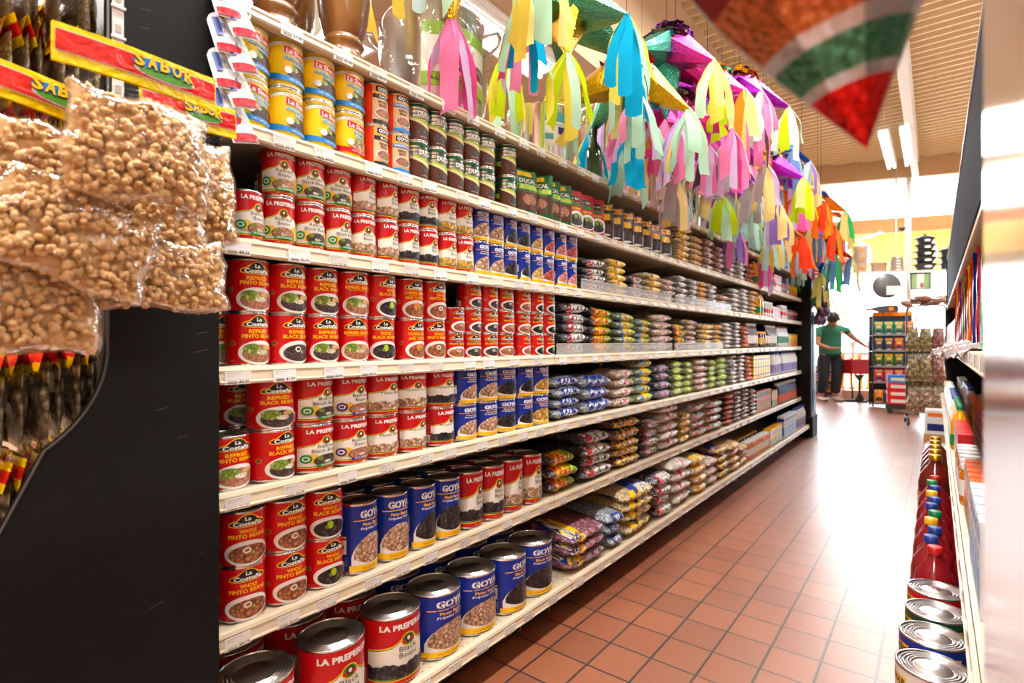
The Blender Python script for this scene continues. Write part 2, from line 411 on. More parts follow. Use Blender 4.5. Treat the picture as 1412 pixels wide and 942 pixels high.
# back panels, uprights and kick base
blackp = mat('black_pegboard', (.012, .012, .013), .5)
t = empty('shelving_rack', (-1.6, 3.44, 0), label='black back panel and beige uprights behind the bean shelves', cat='shelving')
mb = MB(); mb.box((-.012, 0, .87), (.02, 5.92, 1.6), blackp); mb.build('back_panel', t)
for y in SECY: mb = MB(); mb.box((.008, min(y, 6.375)-3.44, .87), (.02, .04, 1.66), beige); mb.build('upright', t)
tk = empty('kick_base', (-1.6, 3.44, 0), label='black recessed kick base with wire brackets under the bottom bean shelf', cat='base')
mb = MB(); mb.box((.22, 0, .04), (.38, 5.9, .08), blackp); mb.build('base_board', tk)
for y in (1.45, 1.62, 2.75, 3.0, 3.95, 4.2, 5.2):
    mb = MB(); mb.tube([(.5, y-3.44, .085), (.5, y-3.44, .035), (.44, y-3.44, .03), (.40, y-3.44, .085)], .004, mat('steel_wire', (.55, .55, .55), .3, 1.0), 6); mb.build('base_bracket', tk)

# clear plastic guards in front of the bags on two shelves
guard = mat('clear_guard', (.9, .9, .9), .2, alpha=.28)
for lv, y0, y1 in ((4, 1.9, 2.86), (4, 2.9, 3.95), (3, 1.72, 2.86), (3, 2.9, 3.75)):
    t = empty('shelf_guard', (LIPX-.012, (y0+y1)/2, LV[lv]), label='clear plastic strip guarding %s bags on the %s' % ('nearer' if y0 < 2 else 'farther', SHN[lv]), cat='shelf guard', group='clear plastic shelf guards')
    mb = MB(); L = y1-y0
    mb.box((0, 0, .021), (.003, L, .042), guard)
    mb.build('pane', t)
    mb = MB(); mb.box((0, 0, .0425), (.004, L, .0025), mat('guard_edge', (.8, .82, .82), .2)); mb.build('rim', t)

# ------------------------------------------------------------------ black end panels
edge_wood = mat('worn_panel_edge', (.06, .05, .045), .5)
blk = noisy('black_laminate', (.006, .006, .006), (.012, .012, .012), 420, .6, .15); bsdf(blk).inputs['Specular IOR Level'].default_value = .16
def side_panel():
    # outline in (y, z): upright, concave sweep, wide foot towards the camera
    pts = [(.477, 0), (.477, 2.3), (.297, 2.3), (.297, 1.0)]
    for i in range(1, 13):
        a = i/12*PI*.30
        pts.append((.297-.20*(1-math.cos(a))*1.0, 1.0-.20*math.sin(a)))
    y, z = pts[-1]
    pts += [(.163, z-.115), (.02, z-.23), (-.12, z-.32), (-.22, z-.42), (-.25, z-.55), (-.25, 0)]
    return pts
t = empty('end_panel', (-1.10, 0, 0), label='black scuffed side panel with curved front edge at the near end of the shelves', cat='panel')
mb = MB(); pts = side_panel(); tf = Matrix(((0, 0, 1, 0), (1, 0, 0, 0), (0, 1, 0, 0), (0, 0, 0, 1)))
mb.prism(pts, -.022, 0, blk, tf); mb.build('board', t)
mb = MB(); mb.tube([(-.0, y, z) for y, z in pts[2:-1]], .0022, edge_wood, 5); mb.build('edge_band', t)
scr = mat('scuff', (.12, .12, .12), .6)
a = Art(lambda s, z, l: Vector((.0004, s, z))); rnd = random.Random(3)
for i in range(16):
    y = rnd.uniform(.31, .46); z = rnd.uniform(.5, 1.6); a.strip(scr, y, y+rnd.uniform(.004, .03), lambda x, z=z, y=y: z+(x-y)*.2, lambda x, z=z, y=y: z+(x-y)*.2+.0006, 2)
a.mb.build('scuff', t)
# far end panel and its end cap, closed at its top
t = empty('end_panel', (-1.04, 6.42, 0), label='tall black end panel closing the far end of the bean shelves', cat='panel')
mb = MB(); mb.box((-.33, .0, .99), (.66, .03, 1.98), blk, bev=.003); mb.build('board', t)
mb = MB(); mb.box((0, .12, .99), (.03, .26, 1.98), mat('dark_grey_laminate', (.03, .032, .036), .4)); mb.build('return_board', t)
mb = MB(); mb.box((.004, .12, .1), (.05, .3, .2), blk, bev=.004); mb.box((.0, .12, .21), (.06, .32, .02), blk, bev=.004); mb.build('plinth', t)
# ------------------------------------------------------------------ cans
tin = mat('tinplate', (.72, .72, .73), .22, 1.0); tind = mat('tinplate_groove', (.45, .45, .46), .35, 1.0)
red = mat('label_red', hexc('#D40812'), .3); redp = mat('label_red_deep', hexc('#C8101A'), .3); white = mat('label_white', (.88, .86, .82), .35)
cream = mat('label_cream', hexc('#F3EDE2'), .35); yel = mat('label_yellow', hexc('#FFC400'), .3); lemon = mat('label_lemon', hexc('#FFD91C'), .3)
blk2 = mat('label_black', (.012, .01, .01), .35); blue = mat('label_blue', hexc('#0C2F9A'), .3); sky = mat('label_sky', hexc('#1C86D8'), .3)
pale = mat('label_pale_blue', hexc('#9ED8F4'), .35); green = mat('label_green', hexc('#0E8A3C'), .3); dgreen = mat('label_dark_green', hexc('#0A4A2E'), .3)
lime = mat('label_lime', hexc('#A8CC1E'), .35); orange = mat('label_orange', hexc('#F06A12'), .3); peach = mat('label_peach', hexc('#F4C89A'), .35)
purple = mat('label_purple', hexc('#4B2A86'), .3); gold = mat('label_gold', hexc('#D9A514'), .3); brown = mat('label_brown', hexc('#5A2614'), .35); navy = mat('label_navy', hexc('#0A1F66'), .3)
g_black = grain('photo_black_beans', (.025, .018, .022), .008, (.11, .09, .1), .3, .35, .3)
g_pinto = grain('photo_pinto_beans', (.60, .33, .19), .0075, (.86, .62, .44), .3, .4, .4)
g_pintob = grain('photo_cooked_pinto', (.42, .12, .05), .007, (.66, .26, .1), .35, .4, .3)
g_mayo = grain('photo_yellow_beans', (.75, .42, .07), .008, (.95, .7, .3), .35, .4, .3)
g_redk = grain('photo_red_beans', (.5, .05, .05), .008, (.8, .25, .2), .35, .4, .3)
g_pink = grain('photo_pink_beans', (.75, .2, .22), .008, (.9, .4, .4), .35, .4, .3)
g_chick = grain('photo_chickpeas', (.72, .36, .06), .010, (.95, .65, .2), .35, .4, .3)
g_refr = grain('photo_refried', (.5, .19, .1), .004, (.65, .3, .18), .5, .4, .2)
g_refb = grain('photo_refried_black', (.06, .03, .03), .004, (.16, .1, .1), .5, .4, .2)
g_leaf = grain('photo_lettuce', (.22, .34, .03), .006, (.6, .62, .16), .5, .4, .2)
g_cheese = grain('photo_crumbled_cheese', (.85, .75, .5), .004, (.95, .9, .8), .5, .4, .2)

BODY = {}
def can_body(r, h, top='ring', ribs=False):
    k = (r, h, top)
    if k in BODY: return BODY[k]
    mb = MB()
    mb.lathe([(.0001, .003), (r*.90, .003), (r*.96, 0), (r*1.0, 0), (r*1.012, .0015), (r*1.012, .0035), (r*.995, .005), (r*.995, h-.005), (r*1.012, h-.0035), (r*1.012, h-.0008), (r*1.0, h), (r*.965, h)], tin, 40)
    BODY[k] = mb.mesh('body')
    lb = MB(); z = h
    p = [(r*.965, z), (r*.95, z-.0045), (r*.90, z-.0045), (r*.885, z-.0025), (r*.86, z-.0025), (r*.845, z-.0045)]
    for q in (.76, .66, .57): p += [(r*(q+.05), z-.0055), (r*(q+.03), z-.0022), (r*q, z-.0022), (r*(q-.02), z-.0055)]
    p += [(r*.5, z-.0045), (r*.46, z-.0035), (.0001, z-.0035)]
    lb.lathe(p, tin, 40)
    BODY[k+('lid',)] = lb.mesh('lid')
    return BODY[k]
def art_can(r, h, base, ribs=False):
    """wrapper: art in units of r for s and h for z"""
    def S(s, z, l):
        rr = r*.998+.00022*l+.0002
        if ribs and l == 0 and .12 < z < .88: rr -= .0009*(1+math.sin(z*h/.0068*2*PI*.6))
        a = s; return Vector((rr*math.cos(a), rr*math.sin(a), z*h))
    A = Art(S, .22)
    if ribs:
        A.mb.grid(lambda u, v: S(-PI+2*PI*u, .035+.93*v, 0), 40, 60, base)
    else: A.mb.grid(lambda u, v: S(-PI+2*PI*u, .035+.93*v, 0), 40, 1, base)
    return A
def barcode(A, s, z):
    A.strip(white, s-.16, s+.16, z-.1, z+.1, 2); l = A.lay
    for i in range(7): A.lay = l; A.strip(inkm, s-.13+i*.04, s-.13+i*.04+.018, z-.08, z+.08, 1)
def rep(A, fn):
    fn(0.0); fn(PI)
def d_costena(r, h, lines, bean, top='lettuce', band=None):
    A = art_can(r, h, red)
    def f(o):
        l0 = A.lay
        def up(k, w):
            def g(x):
                x = abs(x-o); b = .80+k
                if x < .26+w: return .935+k-max(0, (x-.12))*.25
                if x < .42+w: return .90+k-(x-.26-w)*.45
                e = (x-.42-w)/(.34); return .828+k-.045*e*e*1.2
            return g
        A.strip(yel, o-.80, o+.80, lambda x: .715-.0+.03*abs((x-o)/.8)**4, up(.018, .05), 16)
        A.strip(blk2, o-.75, o+.75, lambda x: .73+.03*abs((x-o)/.75)**4, up(0, .02), 16)
        A.text(white, 'La', o, .87, .26, .075, .03); A.text(white, 'Costeña', o, .78, 1.22, .085, .035)
        z = .645; hh = .062
        if band: A.strip(band, o-.62, o+.62, .625, .672, 6); A.text(white, 'WHOLE' if band is green else 'REFRIED', o, .648, .5, .03, .02); z = .57
        for i, t in enumerate(lines):
            sm = len(t) > 14 or (i and len(t) > 11 and t[0:3] == 'AND')
            wd = min(1.62, .145*len(t)) if not sm else .06*len(t); hz = .074 if not sm else .026
            A.text(yel, t, o, z, wd, hz, .03 if not sm else .01); z -= .092 if not sm and i < 1 and len(lines) > 1 and len(lines[1]) < 13 else .06
        A.ellipse(white, o, .245, .98, .225, 18); A.ellipse(bean, o+.05, .225, .84, .17, 16)
        if top == 'lettuce': A.ellipse(g_leaf, o-.35, .315, .42, .10, 10); A.ellipse(g_cheese, o+.15, .25, .3, .05, 8); A.ellipse(mat('photo_tortilla', hexc('#D8A860'), .5), o+.42, .335, .28, .045, 8)
        elif top == 'avocado': A.ellipse(lime, o+.0, .30, .16, .08, 6); A.ellipse(g_leaf, o-.16, .26, .1, .04, 6)
        elif top == 'onion': A.ellipse(white, o-.05, .30, .17, .055, 8); A.ellipse(bean, o-.05, .30, .11, .03, 8); A.ellipse(g_leaf, o+.18, .24, .1, .03, 6)
        elif top == 'meat': A.ellipse(mat('photo_pork', hexc('#E08A3C'), .5), o-.0, .31, .28, .09, 8); A.ellipse(g_leaf, o+.05, .27, .1, .04, 6)
        A.ellipse(mat('label_stamp', hexc('#E8803A'), .4), o-1.22, .42, .15, .055, 10); A.ellipse(red, o-1.22, .42, .12, .043, 10); A.ellipse(green, o-1.22, .42, .08, .03, 6)
        A.text(white, 'NET WT 20.5 OZ', o-1.2, .09, .16, .012, 0)
    f(0); f(PI); barcode(A, -1.75, .2); return A.mb
def d_preferida(r, h, lines, bean, kind='beans', banner=None):
    A = art_can(r, h, redp)
    for o in (0, PI):
        up = lambda k: (lambda x: .575+k+.14*math.exp(-((x-o)/.36)**2)-.055*min(1, abs(x-o)/1.3)**2)
        A.strip(yel, o-1.42, o+1.42, .10, up(.030), 20); A.strip(green, o-1.42, o+1.42, .118, up(.012), 20); A.strip(cream, o-1.42, o+1.42, .135, up(0), 20)
        A.text(white, 'LA PREFERIDA', o, .86, 1.95, .085, .045)
        A.ellipse(yel, o, .665, .27, .095, 10); A.ellipse(green, o, .665, .23, .08, 10); A.ellipse(brown, o, .672, .14, .06, 8); A.ellipse(white, o, .675, .06, .03, 6); A.ellipse(red, o-.17, .64, .07, .025, 6); A.ellipse(red, o+.17, .64, .07, .025, 6)
        z = .545
        for t in lines: A.text(blk2, t, o, z, min(1.75, .135*len(t)), .07, .0); z -= .092
        if kind == 'beans':
            A.strip(bean, o-1.40, o+1.40, .145, lambda x: .335+.02*math.sin(x*7)+.012*math.sin(x*23+1), 30)
        else:
            A.ellipse(mat('photo_chips', hexc('#E8B838'), .5), o+.75, .28, .38, .14, 10); A.ellipse(mat('photo_chips', hexc('#E8B838'), .5), o-.7, .3, .3, .1, 10)
            A.ellipse(brown, o, .245, .66, .125, 12); A.ellipse(bean, o, .25, .60, .115, 12); A.ellipse(g_cheese, o, .22, .2, .03, 6)
            if kind == 'refried': A.ellipse(g_leaf, o-.35, .3, .14, .04, 6)
            A.ellipse(banner, o-.98, .30, .27, .095, 12); A.ellipse(cream, o-.98, .30, .17, .05, 8); A.ellipse(banner, o-.98, .30, .11, .03, 8)
            A.strip(banner, o-.5, o+.6, lambda x: .125+.02*(x-o), lambda x: .185+.02*(x-o), 6); A.text(white, 'AUTHENTIC' if banner is green else 'SPICY CHIPOTLE', o+.05, .155, .85, .034, .02)
        A.text(yel, 'NET WT 29 OZ', o, .065, .9, .022, .0)
    for i in range(9): A.text(mat('label_pink', hexc('#F0A0A0'), .4), ['NUTRITION', 'INGREDIENTS', 'SODIUM', 'PROTEIN', 'WATER', 'BEANS', 'SALT', 'IRON', 'CALCIUM'][i], -PI/2, .85-i*.07, .26, .02, 0)
    barcode(A, -PI/2, .2); return A.mb
def d_goya(r, h, l1, l2, bean):
    A = art_can(r, h, blue)
    for o in (0, PI):
        A.text(white, 'GOYA', o, .845, 1.35, .115, .05)
        A.strip(yel, o-1.0, o+1.0, .752, .765, 8)
        A.text(yel, l1, o, .70, .088*len(l1)+.1, .05, .02); A.text(white, l2, o+.05, .635, .085*len(l2)+.1, .05, .015)
        A.strip(white, o-1.1, o+1.15, .12, lambda x: .12+.42*math.sqrt(max(0, 1-((x-o)/1.16)**2))*.98, 18)
        A.strip(bean, o-.98, o+1.08, lambda x: .14+.10*abs((x-o)/1.1)**2, lambda x: .14+.42*math.sqrt(max(0, 1-((x-o-.05)/1.12)**2)), 18)
        A.ellipse(gold, o+.92, .40, .2, .085, 10); A.ellipse(yel, o+.92, .40, .15, .062, 10)
        A.strip(yel, o-1.2, o+1.3, .04, .125, 10); A.text(mat('label_ochre', hexc('#B88600'), .4), 'PRIME PREMIUM', o+.05, .08, 1.3, .032, .0)
        for i in range(5): A.text(white, ['NET WT', '29 OZ', '1 LB', '13 OZ', '822 g'][i], o-1.35, .24-i*.028, .13, .015, 0)
    A.strip(yel, -1.95, -1.3, .52, .55, 3); A.strip(white, -1.95, -1.3, .3, .5, 3); A.ellipse(g_leaf, -1.6, .4, .2, .05, 8); A.strip(white, -1.95, -1.4, .06, .2, 3)
    return A.mb
def d_sierra(r, h, lines, bean, bandc=sky):
    A = art_can(r, h, mat('label_sun_yellow', hexc('#FFD400'), .28))
    for o in (0, PI):
        A.strip(gold, o-1.5, o+1.5, lambda x: .885+.03*math.sin(3*x), .95, 20)
        A.strip(green, o-1.45, o+1.0, lambda x: .765+.085*(1-((x-o)/1.5)**2), lambda x: .865+.05*(1-((x-o)/1.5)**2), 14)
        A.strip(white, o-1.45, o+1.0, lambda x: .762+.085*(1-((x-o)/1.5)**2), lambda x: .85+.05*(1-((x-o)/1.5)**2), 14); A.text(red, '#1 BEST SELLER', o-.25, .865, 1.0, .035, .0)
        A.strip(white, o-.68, o+.9, lambda x: .635-.05*(x-o), lambda x: .79-.05*(x-o), 8); A.strip(red, o-.65, o+.87, lambda x: .643-.05*(x-o), lambda x: .782-.05*(x-o), 8)
        A.text(white, 'La Sierra', o+.1, .70, 1.3, .10, .03, 0, -.05)
        z = .57
        for t in lines:
            A.text(sky, t, o+.13, z-.004, .12*len(t), .075, .06, .3, -.03); A.text(pale, t, o+.12, z, .12*len(t), .07, .02, .3, -.03); z -= .085
        A.ellipse(bean, o+.25, .30, .75, .13, 14); A.ellipse(white, o-.45, .34, .2, .07, 8); A.ellipse(g_leaf, o-.1, .37, .18, .05, 8)
        A.ellipse(red, o+1.15, .34, .26, .10, 10); A.text(white, 'VALUE', o+1.15, .34, .3, .03, .02)
        A.strip(bandc, o-PI/2, o+PI/2, lambda x: .10-.02*(x-o), lambda x: .20-.035*(x-o), 12); A.text(white, 'NET WT 29 OZ', o+.1, .145, 1.0, .035, .01, 0, -.03)
    return A.mb
def d_goyaref(r, h, word, wc):
    A = art_can(r, h, peach)
    A.strip(mat('label_scarlet', hexc('#F23A12'), .3), -1.55, -.75, .04, .96, 4)
    for o in (0, PI):
        A.strip(mat('label_amber', hexc('#FFB52A'), .3), o-.72, o+1.3, .72, .96, 10); A.strip(navy, o-.5, o+.75, .80, .93, 6); A.text(white, 'GOYA', o+.12, .865, 1.0, .09, .04)
        A.strip(wc, o-.72, o+1.3, .64, .74, 10); A.text(white, word, o+.1, .69, .14*len(word), .06, .025)
        A.text(brown, 'REFRIED', o+.05, .56, .75, .06, .03); A.text(brown, 'BEANS', o+.05, .48, .6, .06, .03)
        A.ellipse(white, o+.1, .29, .72, .13, 12); A.ellipse(g_refr, o+.1, .29, .6, .11, 12); A.ellipse(g_leaf, o+.3, .22, .25, .03, 6)
        A.strip(wc, o-.72, o+1.3, .04, .12, 10)
    return A.mb
def d_ducal(r, h):
    A = art_can(r, h, mat('label_ducal_green', hexc('#0C5A34'), .28), True)
    for o in (0, PI):
        A.strip(brown, o-1.5, o+1.5, .035, lambda x: .46-.10*(x-o), 14)
        A.strip(lime, o-1.2, o+1.5, lambda x: .45-.10*(x-o), lambda x: .55-.07*(x-o), 12)
        A.strip(mat('label_foam', hexc('#F0DDAA'), .3), o-1.5, o+.7, lambda x: .38-.12*(x-o), lambda x: .47-.10*(x-o), 12)
        A.ellipse(g_refb, o, .25, .8, .10, 12)
        A.text(gold, 'A', o+.05, .84, .12, .03, .06); A.text(white, 'DUCAL', o, .72, 1.5, .13, .05)
        A.text(white, 'NET WT 29 OZ', o-.2, .12, .7, .025, 0)
    return A.mb
LM = {}
def lm(key, fn):
    if key not in LM: LM[key] = fn().mesh('label')
    return LM[key]
F = {
 'cos_rp': (lambda r, h: d_costena(r, h, ['REFRIED', 'PINTO BEANS'], g_refr), 'refried pinto beans', 'red'),
 'cos_rb': (lambda r, h: d_costena(r, h, ['REFRIED', 'BLACK BEANS'], g_refb), 'refried black beans', 'red'),
 'cos_rb2': (lambda r, h: d_costena(r, h, ['REFRIED', 'BLACK BEANS'], g_refb, 'onion'), 'refried black beans', 'plain red'),
 'cos_rc': (lambda r, h: d_costena(r, h, ['REFRIED BEANS', 'SEASONED WITH CHORIZO'], g_refr), 'refried beans with chorizo', 'red'),
 'cos_wb': (lambda r, h: d_costena(r, h, ['WHOLE', 'BLACK BEANS'], g_black, 'avocado'), 'whole black beans', 'red'),
 'cos_ch': (lambda r, h: d_costena(r, h, ['CHARRO BEANS', 'SEASONED WITH BACON', 'AND CHORIZO'], g_pintob, 'meat'), 'charro beans', 'red'),
 'cos_wp': (lambda r, h: d_costena(r, h, ['WHOLE', 'PINTO BEANS'], g_pintob, 'onion'), 'whole pinto beans', 'red'),
 'cos_sb': (lambda r, h: d_costena(r, h, ['BLACK BEANS'], g_refb, 'onion', green), 'black beans with green band', 'small red'),
 'cos_sp': (lambda r, h: d_costena(r, h, ['PINTO BEANS'], g_pintob, 'onion', purple), 'pinto beans with purple band', 'small red'),
 'cos_sa': (lambda r, h: d_costena(r, h, ['BLACK BEANS'], g_black, 'avocado', dgreen), 'black beans with avocado picture', 'small red'),
 'prf_r': (lambda r, h: d_preferida(r, h, ['Refried', 'Beans'], g_refr, 'refried', green), 'refried beans with green stamp', 'red and white'),
 'prf_rb': (lambda r, h: d_preferida(r, h, ['Refried', 'Black Beans'], g_refb, 'refried', green), 'refried black beans', 'red and white'),
 'prf_rs': (lambda r, h: d_preferida(r, h, ['Refried', 'Beans'], g_refr, 'chip', purple), 'spicy refried beans with purple stamp', 'red and white'),
 'prf_p': (lambda r, h: d_preferida(r, h, ['Pinto', 'Beans'], g_pinto), 'pinto beans', 'red and white'),
 'prf_fp': (lambda r, h: d_preferida(r, h, ['Frijoles Pintos'], g_pinto), 'frijoles pintos', 'red and white'),
 'prf_pw': (lambda r, h: d_preferida(r, h, ['Pinto Beans'], g_pinto), 'pinto beans', 'red and cream'),
 'prf_b': (lambda r, h: d_preferida(r, h, ['Black', 'Beans'], g_black), 'black beans', 'red and white'),
 'prf_fn': (lambda r, h: d_preferida(r, h, ['Frijoles Negros'], g_black), 'frijoles negros', 'red and white'),
 'prf_m': (lambda r, h: d_preferida(r, h, ['Mayocoba', 'Beans'], g_mayo), 'mayocoba beans', 'red and white'),
 'goy_p': (lambda r, h: d_goya(r, h, 'Pinto Beans', 'Frijoles Pintos', g_pinto), 'pinto beans', 'blue'),
 'goy_b': (lambda r, h: d_goya(r, h, 'Black Beans', 'Frijoles Negros', g_black), 'black beans', 'blue'),
 'goy_c': (lambda r, h: d_goya(r, h, 'Chick Peas', 'Garbanzos', g_chick), 'chick peas', 'blue'),
 'goy_y': (lambda r, h: d_goya(r, h, 'Canary Beans', 'Frijol Canario', g_mayo), 'yellow beans', 'blue'),
 'goy_k': (lambda r, h: d_goya(r, h, 'Kidney Beans', 'Habichuelas', g_redk), 'red kidney beans', 'blue'),
 'goy_r': (lambda r, h: d_goya(r, h, 'Pink Beans', 'Habichuelas', g_pink), 'pink beans', 'blue'),
 'sie_b': (lambda r, h: d_sierra(r, h, ['Refried Black', 'Beans'], g_refb), 'refried black beans', 'yellow'),
 'sie_w': (lambda r, h: d_sierra(r, h, ['Whole Black', 'Beans'], g_black), 'whole black beans', 'yellow'),
 'sie_p': (lambda r, h: d_sierra(r, h, ['Peruano', 'Beans'], g_pinto, red), 'peruano beans with red base band', 'yellow'),
 'gre_b': (lambda r, h: d_goyaref(r, h, 'BLACK', blk2), 'refried black beans', 'peach'),
 'gre_t': (lambda r, h: d_goyaref(r, h, 'TRADITIONAL', sky), 'traditional refried beans', 'peach-blue'),
 'duc': (lambda r, h: d_ducal(r, h), 'refried beans', 'dark green'),
}
def can(key, r, h, x, y, z, rot, where, group, label=True):
    fn, what, colr = F[key]
    t = empty('food_can', (x, y, z), rot, label=short('%s %s can, %s' % (colr.replace('red and white','red-white').replace('red and cream','red-cream'), what, where)), cat='can', group=group)
    can_body(r, h)
    ob('body', BODY[(r, h, 'ring')], t); ob('lid', BODY[(r, h, 'ring', 'lid')], t)
    ob('label', lm((key, r, h), lambda: fn(r, h)), t)
    return t
def short(l):
    for a, b in ((' with green stamp', ''), (' with purple stamp', ''), ('shelf up', 'shelf'), (' the ', ' '), (' with ', ' '), (' of ', ' ')):
        if len(l.replace('-', ' ').split()) > 16: l = l.replace(a, b)
    for a in ('front ', 'small ', 'tall ', 'biggest ', 'shelf ', 'its ', 'to '):
        if len(l.replace('-', ' ').split()) > 16: l = l.replace(a, '')
    if len(l.replace('-', ' ').split()) > 16: print('STILL', l)
    return l
def row(lv, start, items, r, h, tiers, group, name, x=None, jig=.012):
    """items: list of (y, key or tuple of keys bottom..top)"""
    rnd = random.Random(lv*7+int(start*10))
    lip = BASEX if lv == 0 else LIPX; X = (lip-.014-r) if x is None else x
    for i, (y, ks) in enumerate(items):
        if isinstance(ks, str): ks = (ks,)*tiers
        for k, key in enumerate(ks):
            if key is None: continue
            tier = ['lower', 'upper'][k] if len(ks) == 2 else (['lowest', 'middle', 'topmost'][k] if len(ks) == 3 else '')
            col = ('in '+ORD[i]+' stack of ') if tier else (ORD[i]+' of ')
            can(key, r, h, X+rnd.uniform(-.002, .002), y, LV[lv]+.0005+k*(h+.0004), rnd.uniform(-.22, .30), '%s %s%s' % (tier, col, name), group)
Z = zip
# sixth shelf up
row(5, 0, [(.568, 'sie_b'), (.651, 'sie_b'), (.735, ('sie_w', 'sie_b')), (.819, ('sie_p', 'sie_w'))], .041, .112, 2, 'yellow bean cans on the sixth shelf', 'yellow cans, sixth shelf up')
row(5, 1, [(.902, 'gre_b'), (.975, 'gre_t')], .035, .108, 2, 'peach bean cans on the sixth shelf', 'peach cans, sixth shelf up')
row(5, 2, [(y, 'duc') for y in (1.048, 1.12, 1.192, 1.266, 1.342, 1.456)], .035, .108, 2, 'green bean cans on the sixth shelf', 'green cans, sixth shelf up')
# fifth shelf up
row(4, 0, list(Z((.635, .710, .785, .860, .935, 1.010, 1.085, 1.160, 1.235), ('prf_r', 'prf_rb', 'prf_rb', 'prf_p', 'prf_p', 'prf_b', 'prf_b', 'prf_m', 'prf_m'))), .0365, .1065, 2, 'red and white bean cans on the fifth shelf', 'red-white cans, fifth shelf up')
row(4, 1, list(Z((1.312, 1.388, 1.463, 1.539, 1.618, 1.695, 1.782, 1.858), ('goy_p', 'goy_p', 'goy_b', 'goy_b', 'goy_y', 'goy_k', 'goy_r', ('goy_r', 'goy_k')))), .0365, .1065, 2, 'blue bean cans on the fifth shelf', 'blue cans, fifth shelf up')
can('prf_r', .0365, .1065, LIPX-.05, .560, LV[4]+.0005, .35, 'behind the hanging brown snack bags, first on the fifth shelf up', 'red and white bean cans on the fifth shelf')
# fourth shelf up
row(3, 0, list(Z((.569, .657, .745, .833, .921, 1.023, 1.111), ('cos_rp', ('cos_rb2', 'cos_rb'), 'cos_rb', 'cos_rc', 'cos_wb', 'cos_ch', 'cos_wp'))), .043, .1125, 2, 'large red bean cans on the fourth shelf', 'large red cans, fourth shelf up')
row(3, 1, list(Z((1.195, 1.274, 1.357, 1.443, 1.540, 1.619, 1.697), (('cos_sp', 'cos_sp', None), 'cos_sb', 'cos_sb', ('cos_sp', 'cos_sp', 'cos_sb'), 'cos_sp', 'cos_sa', 'cos_sa'))), .0375, .077, 3, 'small red bean cans on the fourth shelf', 'small red cans, fourth shelf up')
# third shelf up
row(2, 0, [(.523, ('cos_rp',)), (.624, 'cos_rb')], .0495, .1105, 2, 'red bean cans on the third shelf', 'plain red cans, third shelf up')
row(2, 1, list(Z((.725, .826, .927, 1.030, 1.143), ('prf_rb', 'prf_rs', 'prf_pw', 'prf_fp', 'prf_fn'))), .0495, .1105, 2, 'red and white bean cans on the third shelf', 'red-white cans, third shelf up')
row(2, 2, list(Z((1.246, 1.348, 1.449, 1.551, 1.652), ('goy_p', ('goy_p', 'goy_p'), 'goy_b', 'goy_b', 'goy_c'))), .0485, .1100, 2, 'blue bean cans on the third shelf', 'blue cans, third shelf up')
# second shelf up
row(1, 0, [(.559, 'cos_wp'), (.656, 'cos_wp'), (.755, 'cos_wb')], .0475, .1145, 2, 'red bean cans on the second shelf', 'plain red cans, second shelf up')
row(1, 1, [(.858, 'goy_p'), (.962, 'goy_p'), (1.066, 'goy_b'), (1.170, 'goy_b')], .0505, .176, 1, 'tall blue bean cans on the second shelf', 'tall blue cans, front of second shelf')
row(1, 2, [(1.275, 'prf_b'), (1.382, 'prf_b'), (1.490, 'prf_p'), (1.605, 'prf_p')], .0505, .176, 1, 'tall red and white bean cans on the second shelf', 'tall red-white cans, front of second shelf')
# bottom shelf
row(0, 0, [(.395, 'prf_b'), (.566, 'prf_b'), (.748, 'prf_b'), (.926, 'prf_b')], .0765, .176, 1, 'big red and white cans on the bottom shelf', 'biggest red-white cans, front of bottom shelf')
row(0, 1, [(1.083, 'goy_p'), (1.240, 'goy_p'), (1.397, 'goy_b'), (1.552, 'goy_b')], .0765, .176, 1, 'big blue cans on the bottom shelf', 'biggest blue cans, front of bottom shelf')
# rows standing behind the front row
def back(lv, ys, key, r, h, rowx, nm, grp, n=1):
    for i, y in enumerate(ys):
        k = key[i] if isinstance(key, (list, tuple)) else key
        can(k, r, h, rowx, y, LV[lv]+.0005, .1*((i*7) % 5)-.2, '%s of %s' % (ORD[i], nm), grp)
back(0, [.42, .585, .75, .915], 'prf_b', .0765, .176, -1.305, 'shaded second row on the bottom shelf', 'big red and white cans on the bottom shelf')
back(0, [1.083, 1.240, 1.397, 1.552], 'goy_b', .0765, .176, -1.305, 'shaded blue second row on the bottom shelf', 'big blue cans on the bottom shelf')
back(1, [.90, 1.005, 1.11, 1.215], 'goy_b', .0505, .176, -1.292, 'shaded blue second row on the second shelf', 'tall blue bean cans on the second shelf')
back(1, [1.32, 1.425, 1.53, 1.635], 'prf_b', .0505, .176, -1.292, 'shaded red second row on the second shelf', 'tall red and white bean cans on the second shelf')
back(1, [.88, .985, 1.09, 1.195, 1.30, 1.405, 1.51, 1.615], 'prf_b', .0505, .176, -1.397, 'shaded third row on the second shelf', 'tall red and white bean cans on the second shelf')
can('cos_rb', .0495, .1105, -1.292, .60, LV[2]+.1115, .0, 'in shade behind the front cans of the third shelf up', 'red bean cans on the third shelf')
can('cos_rb2', .0495, .1105, -1.292, .60, LV[2]+.0005, .0, 'in shade behind the front cans of the third shelf up', 'red bean cans on the third shelf')
can('cos_rp', .043, .1125, -1.24, .53, LV[3]+.0005, .1, 'in shade behind the first stack of the fourth shelf up, lower', 'large red bean cans on the fourth shelf')
can('cos_rp', .043, .1125, -1.24, .53, LV[3]+.1135, .1, 'in shade behind the first stack of the fourth shelf up, upper', 'large red bean cans on the fourth shelf')
can('cos_sb', .0375, .077, -1.255, 1.195, LV[3]+.1555, .0, 'in shade behind the first short stack on the fourth shelf up', 'small red bean cans on the fourth shelf')
